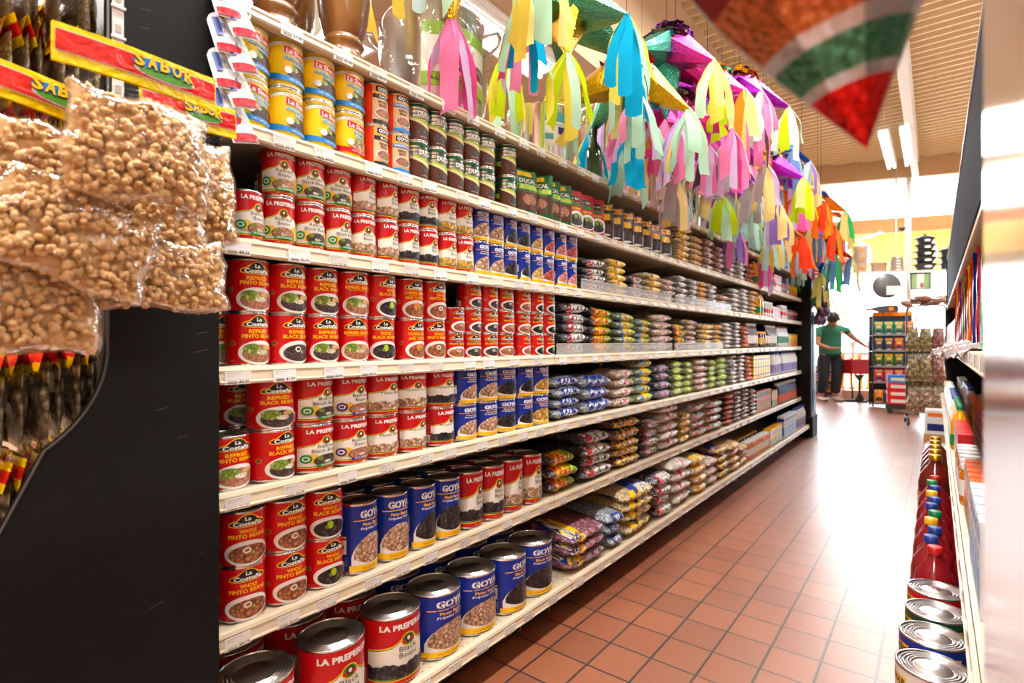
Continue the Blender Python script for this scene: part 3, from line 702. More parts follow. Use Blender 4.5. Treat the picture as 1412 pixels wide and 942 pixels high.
can('cos_sb', .0375, .077, -1.255, 1.195, LV[3]+.078, .0, 'middle of the hidden stack behind the first small red cans', 'small red bean cans on the fourth shelf')
can('cos_sb', .0375, .077, -1.255, 1.195, LV[3]+.0005, .0, 'lowest of the hidden stack behind the first small red cans', 'small red bean cans on the fourth shelf')
# ------------------------------------------------------------------ bags of beans, rice and pasta lying in stacks
p_red = film_print('print_red', hexc('#D22030')); p_white = film_print('print_white', (.85, .85, .82)); p_yel = film_print('print_yellow', hexc('#FFD400'))
p_org = film_print('print_orange', hexc('#F2571A')); p_grn = film_print('print_green', hexc('#5DB32A')); p_dgr = film_print('print_dark_green', hexc('#0B6B3A')); p_blu = film_print('print_blue', hexc('#173C9C'))
p_sky = film_print('print_sky', hexc('#2F8CCB')); p_blk = film_print('print_black', (.03, .03, .035)); p_lim = film_print('print_lime', hexc('#B7D433')); p_pnk = film_print('print_pink', hexc('#E2486A')); p_brn = film_print('print_brown', hexc('#3A1A10')); p_gold = film_print('print_gold', hexc('#F0A818'))
f_black = grain('bag_black_beans', (.05, .05, .06), .009, (.38, .38, .42), .4, .28, .6, True)
f_grey = grain('bag_lentils', (.30, .34, .42), .006, (.68, .73, .82), .4, .3, .6, True)
f_pinto = grain('bag_pinto', (.66, .45, .33), .009, (.9, .76, .62), .35, .35, .6, True)
f_pink = grain('bag_pink_beans', (.55, .25, .2), .009, (.8, .5, .42), .35, .35, .6, True)
f_rice = grain('bag_rice', (.78, .72, .6), .004, (.9, .88, .8), .7, .35, .4, True)
f_chick = grain('bag_chickpeas', (.7, .5, .24), .008, (.92, .78, .5), .4, .35, .7, True)
f_kid = grain('bag_kidney_beans', (.36, .10, .14), .010, (.62, .34, .4), .35, .3, .6, True)
f_green = grain('bag_split_peas', (.35, .38, .18), .006, (.7, .72, .5), .4, .35, .6, True)
f_tan = grain('bag_pasta', (.78, .6, .38), .012, (.93, .82, .62), .35, .35, .7, True)
f_brown = grain('bag_dried_chili', (.30, .14, .08), .02, (.7, .42, .24), .3, .35, .8, True)
f_silver = grain('bag_seed_mix', (.55, .50, .46), .01, (.9, .88, .86), .3, .3, .8, True)
crimp = clear_film('bag_crimp', .28, (.95, .95, .95), 60, .15, .8)
def pillow_surface(L, W, T, seed=0, sag=.0):
    rnd = random.Random(seed); ph = rnd.uniform(0, 6)
    def S(y, a, off=0.0):
        """y -L/2..L/2 along the shelf; a angle around: 0 faces the aisle (+x), pi/2 up"""
        u = min(1, abs(2*y/L)); th = (1-u**4.2)**.5; wd = 1-.08*u**4
        ca, sa = math.cos(a), math.sin(a)
        x = W/2*wd*math.copysign(abs(ca)**.75, ca); z = T/2*th*math.copysign(abs(sa)**.9, sa)
        x += off*ca; z += off*sa
        k = .0022*math.sin(y*95+ph+a*2)+.0016*math.sin(y*210+a*5+ph*2)
        x += k*ca*(1+u); z += k*sa*(.6+u)
        z += .0015*math.sin(y*40+ph)*th - sag*u*u
        return Vector((x, y, z))
    return S
def bag_meshes(key, L, W, T, base, segs, top=None, seed=0):
    """segs: printed band segments along the front [(f0,f1,material)], top: (material, text)"""
    S = pillow_surface(L, W, T, seed)
    mb = MB(); mb.grid(lambda u, v: S(-L/2+L*u, 2*PI*v), 18, 20, base)
    body = mb.mesh('body')
    mb = MB()
    for s in (-1, 1):
        mb.grid(lambda u, v, s=s: Vector((W*.47*(2*u-1), s*(L/2-.002+.014*v), .003*math.sin(u*30+seed)*v)), 12, 2, crimp)
    cr = mb.mesh('sealed_end')
    lab = None
    if segs or top:
        mb = MB()
        for f0, f1, a0, a1, m in [(q0, q1, b0-.25, b1+.25, mm) for q0, q1, b0, b1, mm in segs]:
            n = max(1, int((f1-f0)*14)); off = .0007+.0003*len(mb.f)/200
            mb.grid(lambda u, v: S(L*(f0+(f1-f0)*u), a0+(a1-a0)*v, off), n, 8, m)
        if top:
            tm, txt, f0, a0, w, hgt, sl = top
            vs, fs = text_mesh(txt, .03, 0); w *= 1.25; hgt *= 1.5
            mb.add([S(L*(f0+x*w), a0+y*hgt, .0016) for x, y in vs], fs, tm)
        lab = mb.mesh('printed_label')
    return body, cr, lab
BAGD = {
 # name: (film, [(y0,y1,a0,a1,material)], (text material, text, y centre, angle, width, angular height, _), words)
 'black': (f_black, [(-.30, .34, -.55, .75, p_white), (-.30, -.08, -.50, .70, p_red)], (p_blk, 'BLACK BEANS', .13, .1, .38, .45, 0), 'black bean bag with red and white strip'),
 'tri': (f_black, [(-.36, .40, -.7, .9, p_yel), (-.36, -.12, -.7, .9, p_org), (.14, .40, -.7, .9, p_grn)], (p_red, 'VERDE', 0, .1, .3, .4, 0), 'bag striped orange, yellow and green'),
 'blyel': (f_green, [(-.36, .40, -.7, .9, p_yel), (-.36, -.14, -.7, .9, p_sky), (.18, .40, -.7, .9, p_grn)], (p_blu, 'VALLE', .02, .1, .3, .4, 0), 'bag striped blue, yellow and green'),
 'pinto': (f_pinto, [(-.16, .14, -.5, .7, p_white), (-.12, .08, -.36, .56, p_red)], (p_white, 'PINTO', -.02, .1, .17, .3, 0), 'pinto bean bag with small red label'),
 'yelo': (f_tan, [(-.34, .36, -.5, .8, p_yel), (-.05, .12, -.4, .7, p_white)], (p_red, 'FRIJOL', -.2, .1, .2, .35, 0), 'tan bag with yellow strip'),
 'lime': (f_green, [(-.34, .36, -.6, .8, p_lim), (-.1, .1, -.4, .6, p_white)], (p_dgr, 'LENTEJA', .2, .1, .25, .35, 0), 'green pea bag with lime strip'),
 'lent': (f_grey, [(-.28, .30, -.4, .5, p_blu), (-.18, .2, -.2, .3, p_white)], (p_blu, 'LENTILS', 0, .05, .3, .3, 0), 'silver-grey lentil bag with blue print'),
 'lentb': (f_grey, [(-.32, .32, -.3, .9, p_blu)], (p_white, 'FRIJOL NEGRO', 0, .2, .45, .35, 0), 'silver-grey bag with broad blue print'),
 'purp': (f_black, [(-.25, .3, -.45, .6, mat('print_lilac', hexc('#9C93B8'), .35))], (p_pnk, 'BEANS', 0, .1, .25, .35, 0), 'dark purple bean bag with lilac strip'),
 'rice': (f_rice, [(-.18, .16, -.5, .8, p_white), (-.13, .11, -.35, .65, p_pnk)], (p_white, 'ARROZ', 0, .12, .17, .3, 0), 'white rice bag with pink-red label'),
 'bredw': (f_black, [(-.36, .40, -.5, .8, p_white), (-.36, -.14, -.45, .75, p_red)], (p_blk, 'Red Beans, Frijoles', .12, .1, .42, .35, 0), 'grey bean bag with red-white strip'),
 'goyb': (f_pink, [(-.45, .45, -.6, .8, p_yel), (-.45, .2, .85, 1.7, p_blu)], (p_blu, 'ROMAN BEANS', 0, .1, .6, .35, 0), 'bean bag with yellow side and navy top'),
 'goyk': (f_kid, [(-.45, -.15, -.9, 1.9, p_yel), (-.46, -.30, -.6, 1.9, p_blu)], (p_white, 'GOYA', -.38, 1.1, .12, .8, 0), 'dark red bean bag with blue-yellow end'),
 'goyc': (f_chick, [(-.30, .48, -.6, .55, p_yel), (-.12, .46, .6, 1.9, p_blu), (.02, .46, .5, .8, p_white)], (p_blu, 'GARBANZOS', .1, .0, .5, .4, 0), 'chickpea bag with navy top and yellow side'),
 'redw': (f_rice, [(-.45, .45, -.6, 1.6, p_white), (-.40, -.05, -.5, .4, p_red), (.05, .40, .5, 1.4, p_red), (-.2, .15, .3, .9, p_dgr), (.2, .4, -.4, .2, p_dgr)], (p_white, 'ARROZ', .22, .9, .25, .4, 0), 'white bag printed in red and green'),
 'silv': (f_silver, [(-.2, .2, -.4, .6, p_white)], None, 'crinkled clear bag of mixed seeds'),
 'brown': (f_brown, [(-.25, .25, -.4, .7, p_org)], None, 'brown chilli bag with orange strip'),
 'gold': (f_chick, [(-.25, .3, -.4, .7, p_gold)], None, 'golden snack bag with amber strip'),
 'pink': (f_pink, [(-.1, .1, -.4, .5, p_white)], None, 'pink bean bag with white patch'),
}
BM = {}
STK = {}
def stack(lv, y0, y1, key, n, T=.036, W=.13, jig=.008, inset=0.0, yaw=0.0, hero=False, keys=None):
    T *= 1.25; L = (y1-y0)-.016; lip = BASEX if lv == 0 else LIPX
    STK[lv] = STK.get(lv, 0)+1; idx = STK[lv]
    rnd = random.Random(int(y0*1000)+lv); z = LV[lv]+.0
    for i in range(n):
        kk = keys[i] if keys else key
        fm, segs, top, words = BAGD[kk]
        var = rnd.randrange(2); k2 = (kk, round(L, 2), W, T, var)
        if k2 not in BM: BM[k2] = bag_meshes(kk, round(L, 2), W, T, fm, segs, top, var*3+int(L*100))
        body, cr, lab = BM[k2]
        pos = 'topmost' if i == n-1 else ('lowest' if i == 0 else ORD[i]+' up')
        t = empty('food_bag', (lip-.016-W/2-inset+rnd.uniform(-jig, jig*.6), (y0+y1)/2+rnd.uniform(-jig, jig), z+T/2+.0015), yaw+rnd.uniform(-.06, .06),
                  label=short('%s, %s in %s bag stack, %s' % (words, pos, ORD[idx-1], SHN[lv])), cat='bag', group='bags in stack %s of the %s' % (ORD[idx-1], SHN[lv]))
        t.rotation_euler[0] = rnd.uniform(-.03, .03); t.rotation_euler[1] = rnd.uniform(-.02, .12)*(1 if i > 1 else 0)
        ob('body', body, t); ob('sealed_end', cr, t)
        if lab: ob('printed_label', lab, t)
        z += T*.92
# sixth shelf: beyond the pouches
for a, b, k, n, T in ((2.96, 3.17, 'yelo', 6, .030), (3.18, 3.38, 'gold', 5, .032), (3.40, 3.62, 'pink', 5, .034), (3.63, 3.83, 'pink', 5, .032), (3.85, 4.07, 'silv', 5, .03), (4.12, 4.35, 'silv', 5, .032), (4.40, 4.62, 'brown', 4, .034)):
    stack(5, a, b, k, n, T)
for a, b, k, n, T in ((1.92, 2.14, 'black', 4, .030), (2.15, 2.34, 'yelo', 5, .028), (2.36, 2.53, 'black', 3, .03), (2.55, 2.74, 'yelo', 4, .030), (2.76, 2.95, 'pinto', 4, .028), (2.97, 3.13, 'silv', 5, .028), (3.15, 3.30, 'silv', 5, .028), (3.32, 3.48, 'gold', 5, .028), (3.50, 3.66, 'silv', 5, .028), (3.70, 3.92, 'pinto', 3, .03), (4.0, 4.2, 'silv', 5, .03), (4.24, 4.44, 'silv', 6, .028), (4.48, 4.68, 'gold', 6, .028)):
    stack(4, a, b, k, n, T)
for a, b, k, n, T in ((1.755, 1.97, 'black', 5, .036), (1.99, 2.20, 'tri', 5, .034), (2.22, 2.42, 'blyel', 5, .032), (2.44, 2.60, 'blyel', 5, .028), (2.62, 2.88, 'pinto', 5, .034), (2.91, 3.08, 'tri', 4, .032), (3.10, 3.28, 'pinto', 6, .026), (3.32, 3.58, 'yelo', 5, .028), (3.60, 3.78, 'gold', 5, .028), (3.82, 4.02, 'silv', 6, .026), (4.05, 4.22, 'silv', 7, .024), (4.26, 4.42, 'brown', 5, .03)):
    stack(3, a, b, k, n, T)
for a, b, k, n, T in ((1.71, 1.91, 'lent', 4, .036), (1.925, 2.18, 'lentb', 3, .046), (2.19, 2.42, 'pinto', 4, .038), (2.43, 2.62, 'blyel', 5, .038), (2.64, 2.86, 'purp', 4, .040), (2.90, 3.06, 'lime', 5, .034), (3.08, 3.22, 'lime', 5, .032), (3.24, 3.48, 'pinto', 5, .034), (3.50, 3.66, 'lime', 5, .032), (3.68, 3.88, 'lime', 5, .034), (3.96, 4.12, 'silv', 7, .026), (4.16, 4.32, 'silv', 7, .026), (4.36, 4.54, 'brown', 6, .028)):
    stack(2, a, b, k, n, T)
for a, b, k, n, T, W in ((1.685, 1.89, 'tri', 3, .042, .16), (1.90, 2.20, 'bredw', 4, .042, .18), (2.21, 2.48, 'goyb', 5, .038, .17), (2.50, 2.70, 'bredw', 4, .040, .16), (2.72, 2.99, 'rice', 5, .042, .16), (3.0, 3.17, 'yelo', 4, .038, .14), (3.19, 3.44, 'redw', 4, .044, .16), (3.46, 3.78, 'redw', 4, .044, .16), (3.84, 4.02, 'brown', 6, .032, .14), (4.06, 4.24, 'silv', 7, .028, .14), (4.28, 4.46, 'silv', 7, .028, .14), (4.50, 4.68, 'silv', 6, .03, .14)):
    stack(1, a, b, k, n, T, W*1.25)
for a, b, k, n, T, W in ((1.715, 1.99, 'goyk', 3, .040, .20), (2.01, 2.15, 'lent', 3, .040, .20), (2.17, 2.47, 'goyc', 4, .042, .21), (2.49, 2.70, 'bredw', 4, .042, .18), (2.72, 2.99, 'rice', 4, .048, .20), (3.01, 3.24, 'yelo', 4, .042, .18), (3.26, 3.44, 'rice', 3, .042, .17), (3.46, 3.68, 'goyb', 4, .040, .18), (3.70, 3.92, 'gold', 4, .038, .18), (3.94, 4.12, 'gold', 3, .04, .16)):
    stack(0, a, b, k, n, T*1.08, W*1.3)

# ------------------------------------------------------------------ standing pouches on the sixth shelf
def pouch_mesh(w, h, t, base, art, seed=0):
    def S(s, z, off=0.0):
        """s -1..1 across, z 0..1 up"""
        th = t/2*(1-abs(s)**2.4)**.5*(1-z**3*.98)+.0006
        return Vector((th+off+.0015*math.sin(s*9+z*14+seed), s*w/2, z*h))
    mb = MB(); mb.grid(lambda u, v: S(2*u-1, v), 12, 14, base)
    mb.grid(lambda u, v: Vector((-S(1-2*u, v).x, S(1-2*u, v).y, v*h)), 12, 14, base)
    body = mb.mesh('body'); A = Art(lambda s, z, l: S(s, z, .0004*l+.0006), .2)
    art(A); return body, A.mb.mesh('printed_front')
def art_ducal(A):
    A.strip(lime, -.9, .9, .55, .66, 8); A.text(white, 'DUCAL', 0, .74, 1.4, .1, .04); A.strip(brown, -.9, .9, .1, .5, 8); A.ellipse(g_refr, 0, .32, .6, .12); A.strip(mat('label_sun_yellow', (1, .7, 0)), -.8, .4, .84, .95, 5)
def art_cos(A):
    A.ellipse(blk2, 0, .78, .7, .07, 12); A.text(white, 'Costeña', 0, .78, 1.2, .07, .03); A.strip(green, -.6, .6, .6, .68, 6); A.text(yel, 'BEANS', 0, .52, .9, .06, .03)
    A.ellipse(white, 0, .26, .85, .2, 14); A.ellipse(g_black, 0, .24, .7, .15, 12); A.ellipse(g_leaf, 0, .32, .4, .08, 8)
def art_dark(A):
    A.strip(mat('label_amber', hexc('#FFB52A'), .3), -.8, .8, .78, .94, 8); A.text(blk2, 'FRIJOL', 0, .86, 1.1, .06, .02); A.strip(yel, -.5, .5, .5, .68, 5); A.ellipse(g_refb, 0, .27, .7, .14, 12); A.ellipse(white, 0, .1, .5, .03, 8)
PZ = LV[5]+.001
silverfoil = noisy('foil_silver', (.5, .5, .52), (.8, .8, .82), 30, .25, .4, .8)
PD = [('green', p_dgr, art_ducal), ('red', p_red, art_cos), ('brown', p_brn, art_dark)]
PMs = [pouch_mesh(.105, .165, .05, m, a, i) for i, (_, m, a) in enumerate(PD)]
n = [0, 0, 0]
for y, k, rz in ((1.57, 0, -.25), (1.655, 0, -1.0), (1.725, 0, -.35), (1.80, 0, -.5), (1.895, 1, -.25), (1.985, 1, -.3), (2.075, 1, -.4), (2.15, 2, -.7), (2.25, 2, -.7), (2.36, 2, -.6), (2.47, 2, -.5), (2.58, 2, -.45), (2.70, 2, -.4), (2.83, 2, -.5)):
    t = empty('food_pouch', (LIPX-.05, y, PZ), rz, label='%s stand-up pouch of beans, %s in the pouch row on the sixth shelf up' % (PD[k][0], ORD[n[k]]), cat='pouch', group='%s bean pouches on the sixth shelf' % PD[k][0])
    n[k] += 1; ob('body', PMs[k][0], t); ob('printed_front', PMs[k][1], t)

# ------------------------------------------------------------------ bottles, jars, cartons and boxes at the far end of the shelves
def bottle_meshes(name, prof, capr, caph, mat_, capm, labm=None, lz=(.25, .6), text=None):
    mb = MB(); mb.lathe([(.0001, 0)]+prof, mat_, 20); body = mb.mesh('body'); z = prof[-1][1]
    mb = MB(); mb.lathe([(capr, z-.002), (capr, z+caph), (capr*.9, z+caph+.001), (.0001, z+caph+.001)], capm, 16); cap = mb.mesh('cap')
    lab = None
    if labm:
        r = max(p[0] for p in prof)+.0007; mb = MB(); mb.lathe([(r, z*lz[0]), (r, z*lz[1])], labm, 20)
        A = Art(lambda s, zz, l: Vector(((r+.0003*l)*math.cos(s), (r+.0003*l)*math.sin(s), zz*z)), .25)
        if text: A.text(text[1], text[0], 0, (lz[0]+lz[1])/2, 1.6, (lz[1]-lz[0])*.4, .03)
        o = len(mb.v); mb.add(A.mb.v, A.mb.f, text[1] if text else labm); lab = mb.mesh('label')
    return [('body', body), ('cap', cap)]+([('label', lab)] if lab else [])
def box_meshes(w, d, h, m, bands, text=None):
    mb = MB(); mb.box((0, 0, h/2), (d, w, h), m, bev=.0015); body = mb.mesh('carton')
    A = Art(lambda s, z, l: Vector((d/2+.0003*l+.0003, s*w/2, z*h)), 1)
    for z0, z1, mm in bands: A.strip(mm, -.92, .92, z0, z1, 1)
    if text: A.text(text[1], text[0], 0, text[2], 1.6, text[3], .03)
    # same print on the side that faces the entrance end of the aisle
    B = Art(lambda s, z, l: Vector((s*d/2, -w/2-.0003*l-.0003, z*h)), 1)
    for z0, z1, mm in bands: B.strip(mm, -.92, .92, z0, z1, 1)
    for (vv, f, mi) in ((B.mb, B.mb.f, 0),):
        for k, face in enumerate(f): A.mb.add([B.mb.v[i] for i in face], [list(range(len(face)))], B.mb.mats[B.mb.m[k]])
    return [('carton', body), ('printed_panel', A.mb.mesh('printed_panel'))]
oil = mat('golden_oil', hexc('#F2A60C'), .12, coat=.5); glassy = mat('clear_jar_glass', (.6, .62, .6), .08, coat=.6); capg = mat('cap_green', hexc('#0A7A48'), .35); capw = mat('cap_white', (.85, .85, .85), .4)
cooking = [(.036, .002), (.04, .01), (.04, .13), (.036, .15), (.016, .185), (.014, .2)]
jar = [(.034, .002), (.036, .01), (.036, .10), (.028, .118)]
slim = [(.024, .002), (.026, .01), (.026, .12), (.012, .155), (.011, .18)]
KD = {
 'oil': (bottle_meshes('oil', cooking, .016, .02, oil, capg, green, (.12, .38), ('1', white)), 'bottle', 'golden oil bottle with green cap'),
 'vin': (bottle_meshes('vin', slim, .013, .016, mat('brown_glass', hexc('#5C2A10'), .1, coat=.5), capw, cream, (.2, .55)), 'bottle', 'slim brown sauce bottle with cream label'),
 'clr': (bottle_meshes('clr', slim, .013, .016, glassy, mat('cap_red', hexc('#B81414'), .4), mat('label_teal', hexc('#2A8A6A'), .4), (.2, .55)), 'bottle', 'slim clear bottle with green label'),
 'jarw': (bottle_meshes('jarw', jar, .031, .014, mat('honey_glass', hexc('#D8780E'), .12, coat=.5), capw, white, (.25, .7)), 'jar', 'amber jar with white lid'),
 'jard': (bottle_meshes('jard', jar, .031, .014, mat('mole_glass', hexc('#4A1208'), .12, coat=.5), mat('cap_gold', hexc('#C89018'), .3, .8), gold, (.25, .7)), 'jar', 'dark mole jar with gold lid'),
 'jarc': (bottle_meshes('jarc', jar, .031, .014, glassy, capw, red, (.3, .6)), 'jar', 'clear jar with red label'),
 'mlk': (bottle_meshes('mlk', [(.033, .002), (.035, .01), (.035, .14), (.02, .175), (.018, .19)], .02, .018, mat('milk_white', (.8, .8, .82), .3), mat('cap_blue', hexc('#1A3C8C'), .4), mat('label_violet', hexc('#8C84C0'), .4), (.1, .5)), 'bottle', 'white bottle with violet label'),
 'bob': (bottle_meshes('bob', [(.033, .002), (.035, .01), (.035, .13), (.024, .16), (.02, .17)], .022, .02, mat('navy_bottle', hexc('#16307A'), .3), capw, orange, (.05, .5)), 'bottle', 'navy drink bottle with orange label'),
 'rbx': (box_meshes(.07, .05, .16, red, [(.55, .8, white), (.1, .4, cream)], ('MIX', red, .67, .1)), 'box', 'tall red carton with white band'),
 'pbx': (box_meshes(.06, .05, .105, mat('box_rose', hexc('#D98A90'), .4), [(.6, .85, red), (.15, .4, brown)]), 'box', 'small rose-coloured box with red band'),
 'dbx': (box_meshes(.06, .05, .105, mat('box_maroon', hexc('#6A1420'), .4), [(.55, .8, mat('box_rose', (.7, .4, .4), .4))]), 'box', 'small maroon box'),
 'blx': (box_meshes(.04, .05, .17, mat('box_periwinkle', hexc('#7C86B8'), .4), [(.1, .3, white)]), 'box', 'tall bluish box'),
 'ybx': (box_meshes(.05, .045, .125, gold, [(.6, .85, yel), (.1, .3, orange)]), 'box', 'golden yellow box'),
 'ytn': (box_meshes(.07, .06, .062, mat('box_mustard', hexc('#E0B400'), .35), [(.25, .75, yel), (.4, .6, brown)]), 'box', 'short mustard yellow box'),
 'obx': (box_meshes(.06, .05, .17, orange, [(.05, .45, g_mayo), (.75, .92, green)], ('JUGO', white, .6, .1)), 'carton', 'tall orange juice carton'),
 'mbx': (box_meshes(.065, .06, .19, mat('box_milk', hexc('#DCE8F0'), .4), [(.1, .5, sky), (.75, .9, blue)], ('MILK', blue, .62, .1)), 'carton', 'white and blue milk carton'),
 'pine': (box_meshes(.06, .055, .14, yel, [(.05, .4, green), (.6, .8, cream)], ('PINA', green, .7, .1)), 'carton', 'yellow pineapple carton'),
}
CNT = {}
def goods(lv, y0, y1, key, step, rows=1, x=None, ztop=0, h=0, depth=0):
    parts, cat, words = KD[key]; lip = BASEX if lv == 0 else LIPX; X = (lip-.058) if x is None else x
    y = y0+step/2
    while y < y1:
        for q in range(rows):
            k = (lv, key, q); CNT[k] = CNT.get(k, 0)+1
            tier = '' if rows == 1 else ('lower row, ', 'upper row, ', 'third row, ')[q]
            t = empty({'bottle': 'bottle', 'jar': 'glass_jar', 'box': 'food_box', 'carton': 'carton'}[cat], (X, y, LV[lv]+.0012+q*(h+.0008)), 0,
                      label=short('%s, %s%s of its kind along the %s' % (words, tier, ORD[min(19, CNT[k]-1)], SHN[lv])), cat=cat, group='%s goods at the far end of the %s' % (cat, SHN[lv]))
            for nm, me in parts: ob(nm, me, t)
        y += step
goods(5, 4.66, 4.95, 'oil', .088); goods(5, 4.97, 5.30, 'clr', .07); goods(5, 5.32, 5.62, 'rbx', .078); goods(5, 5.64, 5.84, 'pbx', .068); goods(5, 5.85, 5.97, 'blx', .05); goods(5, 5.99, 6.36, 'ybx', .056)
goods(4, 4.74, 4.92, 'oil', .088); goods(4, 4.96, 5.25, 'jarc', .08); goods(4, 5.3, 5.6, 'pbx', .07); goods(4, 5.62, 5.88, 'jarc', .08); goods(4, 5.9, 6.36, 'dbx', .068)
goods(3, 4.46, 4.75, 'vin', .062); goods(3, 4.78, 5.05, 'jard', .08, 1); goods(3, 5.08, 5.45, 'vin', .062); goods(3, 5.5, 5.95, 'clr', .066); goods(3, 5.98, 6.36, 'ybx', .058)
goods(2, 4.60, 5.2, 'ytn', .08, 3, h=.062); goods(2, 5.26, 5.62, 'mlk', .08); goods(2, 5.66, 6.34, 'mlk', .085)
goods(1, 4.72, 5.2, 'obx', .07); goods(1, 5.24, 5.44, 'pine', .07); goods(1, 5.48, 6.34, 'bob', .078)
goods(0, 4.16, 4.80, 'jarw', .082, 1); goods(0, 4.16, 4.80, 'jard', .082, 1, x=-1.20); goods(0, 4.84, 5.3, 'pine', .072); goods(0, 5.34, 5.85, 'mbx', .078); goods(0, 5.90, 6.36, 'mlk', .078)
# ------------------------------------------------------------------ things on the top shelf
TZ = LV[6]+.001
wood = noisy('turned_wood', hexc('#3E1E0C'), hexc('#A06A34'), 9, .3, .1, stretch=(1, 1, .18))
bsdf(wood).inputs['Coat Weight'].default_value = .4
def mortar(x, y, s, label, h=.34):
    t = empty('wooden_mortar', (x, y, TZ), .4, label=label, cat='mortar', group='turned wooden mortars')
    mb = MB(); mb.lathe([(.0001, 0), (.066*s, 0), (.07*s, .008), (.068*s, .022), (.056*s, .045), (.050*s, .058), (.056*s, .066), (.060*s, .072), (.056*s, .08), (.052*s, .088)], wood, 28); mb.build('foot', t)
    mb = MB(); mb.lathe([(.052*s, .088), (.058*s, .10), (.070*s, .14), (.078*s, .20), (.080*s, .27), (.078*s, h-.01), (.074*s, h), (.064*s, h), (.060*s, h-.02), (.05*s, h-.12), (.0001, h-.14)], wood, 28); mb.build('bowl', t)
mortar(-1.235, .665, .92, 'dark turned wooden mortar on the top shelf, nearer the camera')
mortar(-1.225, .845, .88, 'turned wooden mortar with flared foot on the top shelf, farther one')
mortar(-1.40, .80, .75, 'slim wooden mortar behind the others on the top shelf', .3)
steel = mat('polished_steel', (.78, .78, .78), .12, 1.0); alu = noisy('brushed_aluminium', (.6, .58, .57), (.74, .72, .71), 60, .32, 0, 1.0, (1, 1, .05))
wrap = clear_film('plastic_wrap', .05, (.99, .99, .99), 14, .10, .7, .35)
def pot(x, y, r, h, m, label, lab=None, wrapm=False, lid=False, rz=.6):
    t = empty('stock_pot', (x, y, TZ), rz, label=label, cat='pot', group='metal stock pots on the top shelf')
    mb = MB(); mb.lathe([(.0001, 0), (r*.94, 0), (r*.985, .01), (r, .03), (r, h-.01), (r*1.02, h-.008), (r*1.03, h-.003), (r*1.02, h), (r*.98, h), (r*.975, h-.02), (r*.97, .02), (.0001, .02)], m, 48); mb.build('body', t)
    for s in (-1, 1):
        mb = MB(); hw = .06 if r > .13 else .04; z0 = h*.80
        mb.tube([(s*(r-.004), -hw, z0), (s*(r+.02), -hw, z0+.012), (s*(r+.05), -hw*.7, z0+.03), (s*(r+.058), 0, z0+.034), (s*(r+.05), hw*.7, z0+.03), (s*(r+.02), hw, z0+.012), (s*(r-.004), hw, z0)], .006, m, 8)
        tf = Matrix.Rotation(.9, 4, 'Z')
        mb.v = [tf @ v for v in mb.v]; mb.build('handle', t)
    if lid:
        mb = MB(); mb.lathe([(r*1.03, h+.001), (r*1.0, h+.008), (r*.5, h+.03), (.03, h+.036), (.0001, h+.036)], m, 36); mb.lathe([(.012, h+.035), (.012, h+.05), (.024, h+.058), (.02, h+.066), (.0001, h+.068)], m, 16); mb.build('lid', t)
    if lab:
        A = Art(lambda s, z, l: Vector(((r+.0006+.0004*l)*math.cos(s), (r+.0006+.0004*l)*math.sin(s), z*h)), .12)
        lab(A); A.mb.build('label', t)
    if wrapm:
        mb = MB(); rnd = random.Random(int(x*100))
        def W(u, v):
            a = 2*PI*u; q = 1.06+.05*math.sin(a*5+v*6)+.03*math.sin(a*11+v*17); k = .55+.45*min(1, v*3.2) if v < .3 else 1.0
            if v > .86: q *= 1-(v-.86)*2.2
            return Vector((r*q*math.cos(a)*min(1, .8+v), r*q*math.sin(a)*min(1, .8+v), .004+(h*1.08)*v))
        mb.grid(W, 60, 18, wrap); mb.build('plastic_bag', t)
    return t
def lab_green(A):
    g = mat('label_leaf_green', hexc('#8DB81C'), .35); A.strip(cream, -.75, .75, .28, .78, 14); A.strip(g, -.75, .75, .68, .80, 14); A.strip(g, -.75, .75, .24, .36, 14); A.strip(brown, -.3, .75, .40, .52, 8)
    A.strip(white, -.62, .0, .43, .54, 6); A.text(inkg, 'STOCK POT', 0, .60, .7, .04, .01); A.text(dgreen, 'ALUMINUM', -.2, .30, .8, .03, .01)
def lab_teal(A):
    g = mat('label_teal2', hexc('#4FA8A0'), .35); A.strip(cream, -.36, .36, .30, .86, 8); A.strip(g, -.36, .36, .70, .86, 8); A.strip(g, -.36, -.1, .4, .5, 4); A.strip(navy, .05, .33, .5, .62, 4); A.text(inkg, 'STAINLESS', .0, .65, .5, .03, .01)
pot(-1.33, 1.27, .165, .352, alu, 'largest dull aluminium pot wrapped in clear plastic with green label', lab_green, True, rz=-.25)
pot(-1.31, 1.86, .138, .245, steel, 'shiny steel pot with teal and white label and loop handle', lab_teal, False, rz=-.45)
pot(-1.33, 2.50, .15, .47, steel, 'tallest plain shiny steel pot on the top shelf', None, False, rz=.1)
pot(-1.30, 2.95, .12, .24, alu, 'lower pot in clear plastic with green label beside the tallest pot', lab_green, True, rz=0)
pot(-1.30, 3.38, .14, .30, steel, 'steel pot in a loose crumpled clear plastic bag', None, True, rz=.4)
# bottle between the pots
for nm, x, y, lab in (('green_glass', -1.22, 2.16, 'dark green wine-shaped bottle between two steel pots'),):
    t = empty('bottle', (x, y, TZ), 0, label=lab, cat='bottle')
    g = mat('dark_green_glass', (.02, .05, .02), .06, coat=1)
    mb = MB(); mb.lathe([(.0001, 0), (.034, 0), (.036, .01), (.036, .15), (.03, .175), (.014, .20), (.013, .255)], g, 24); mb.build('body', t)
    mb = MB(); mb.lathe([(.0155, .235), (.0155, .262), (.0001, .263)], mat('cap_black', (.02, .02, .02), .4), 16); mb.build('cap', t)
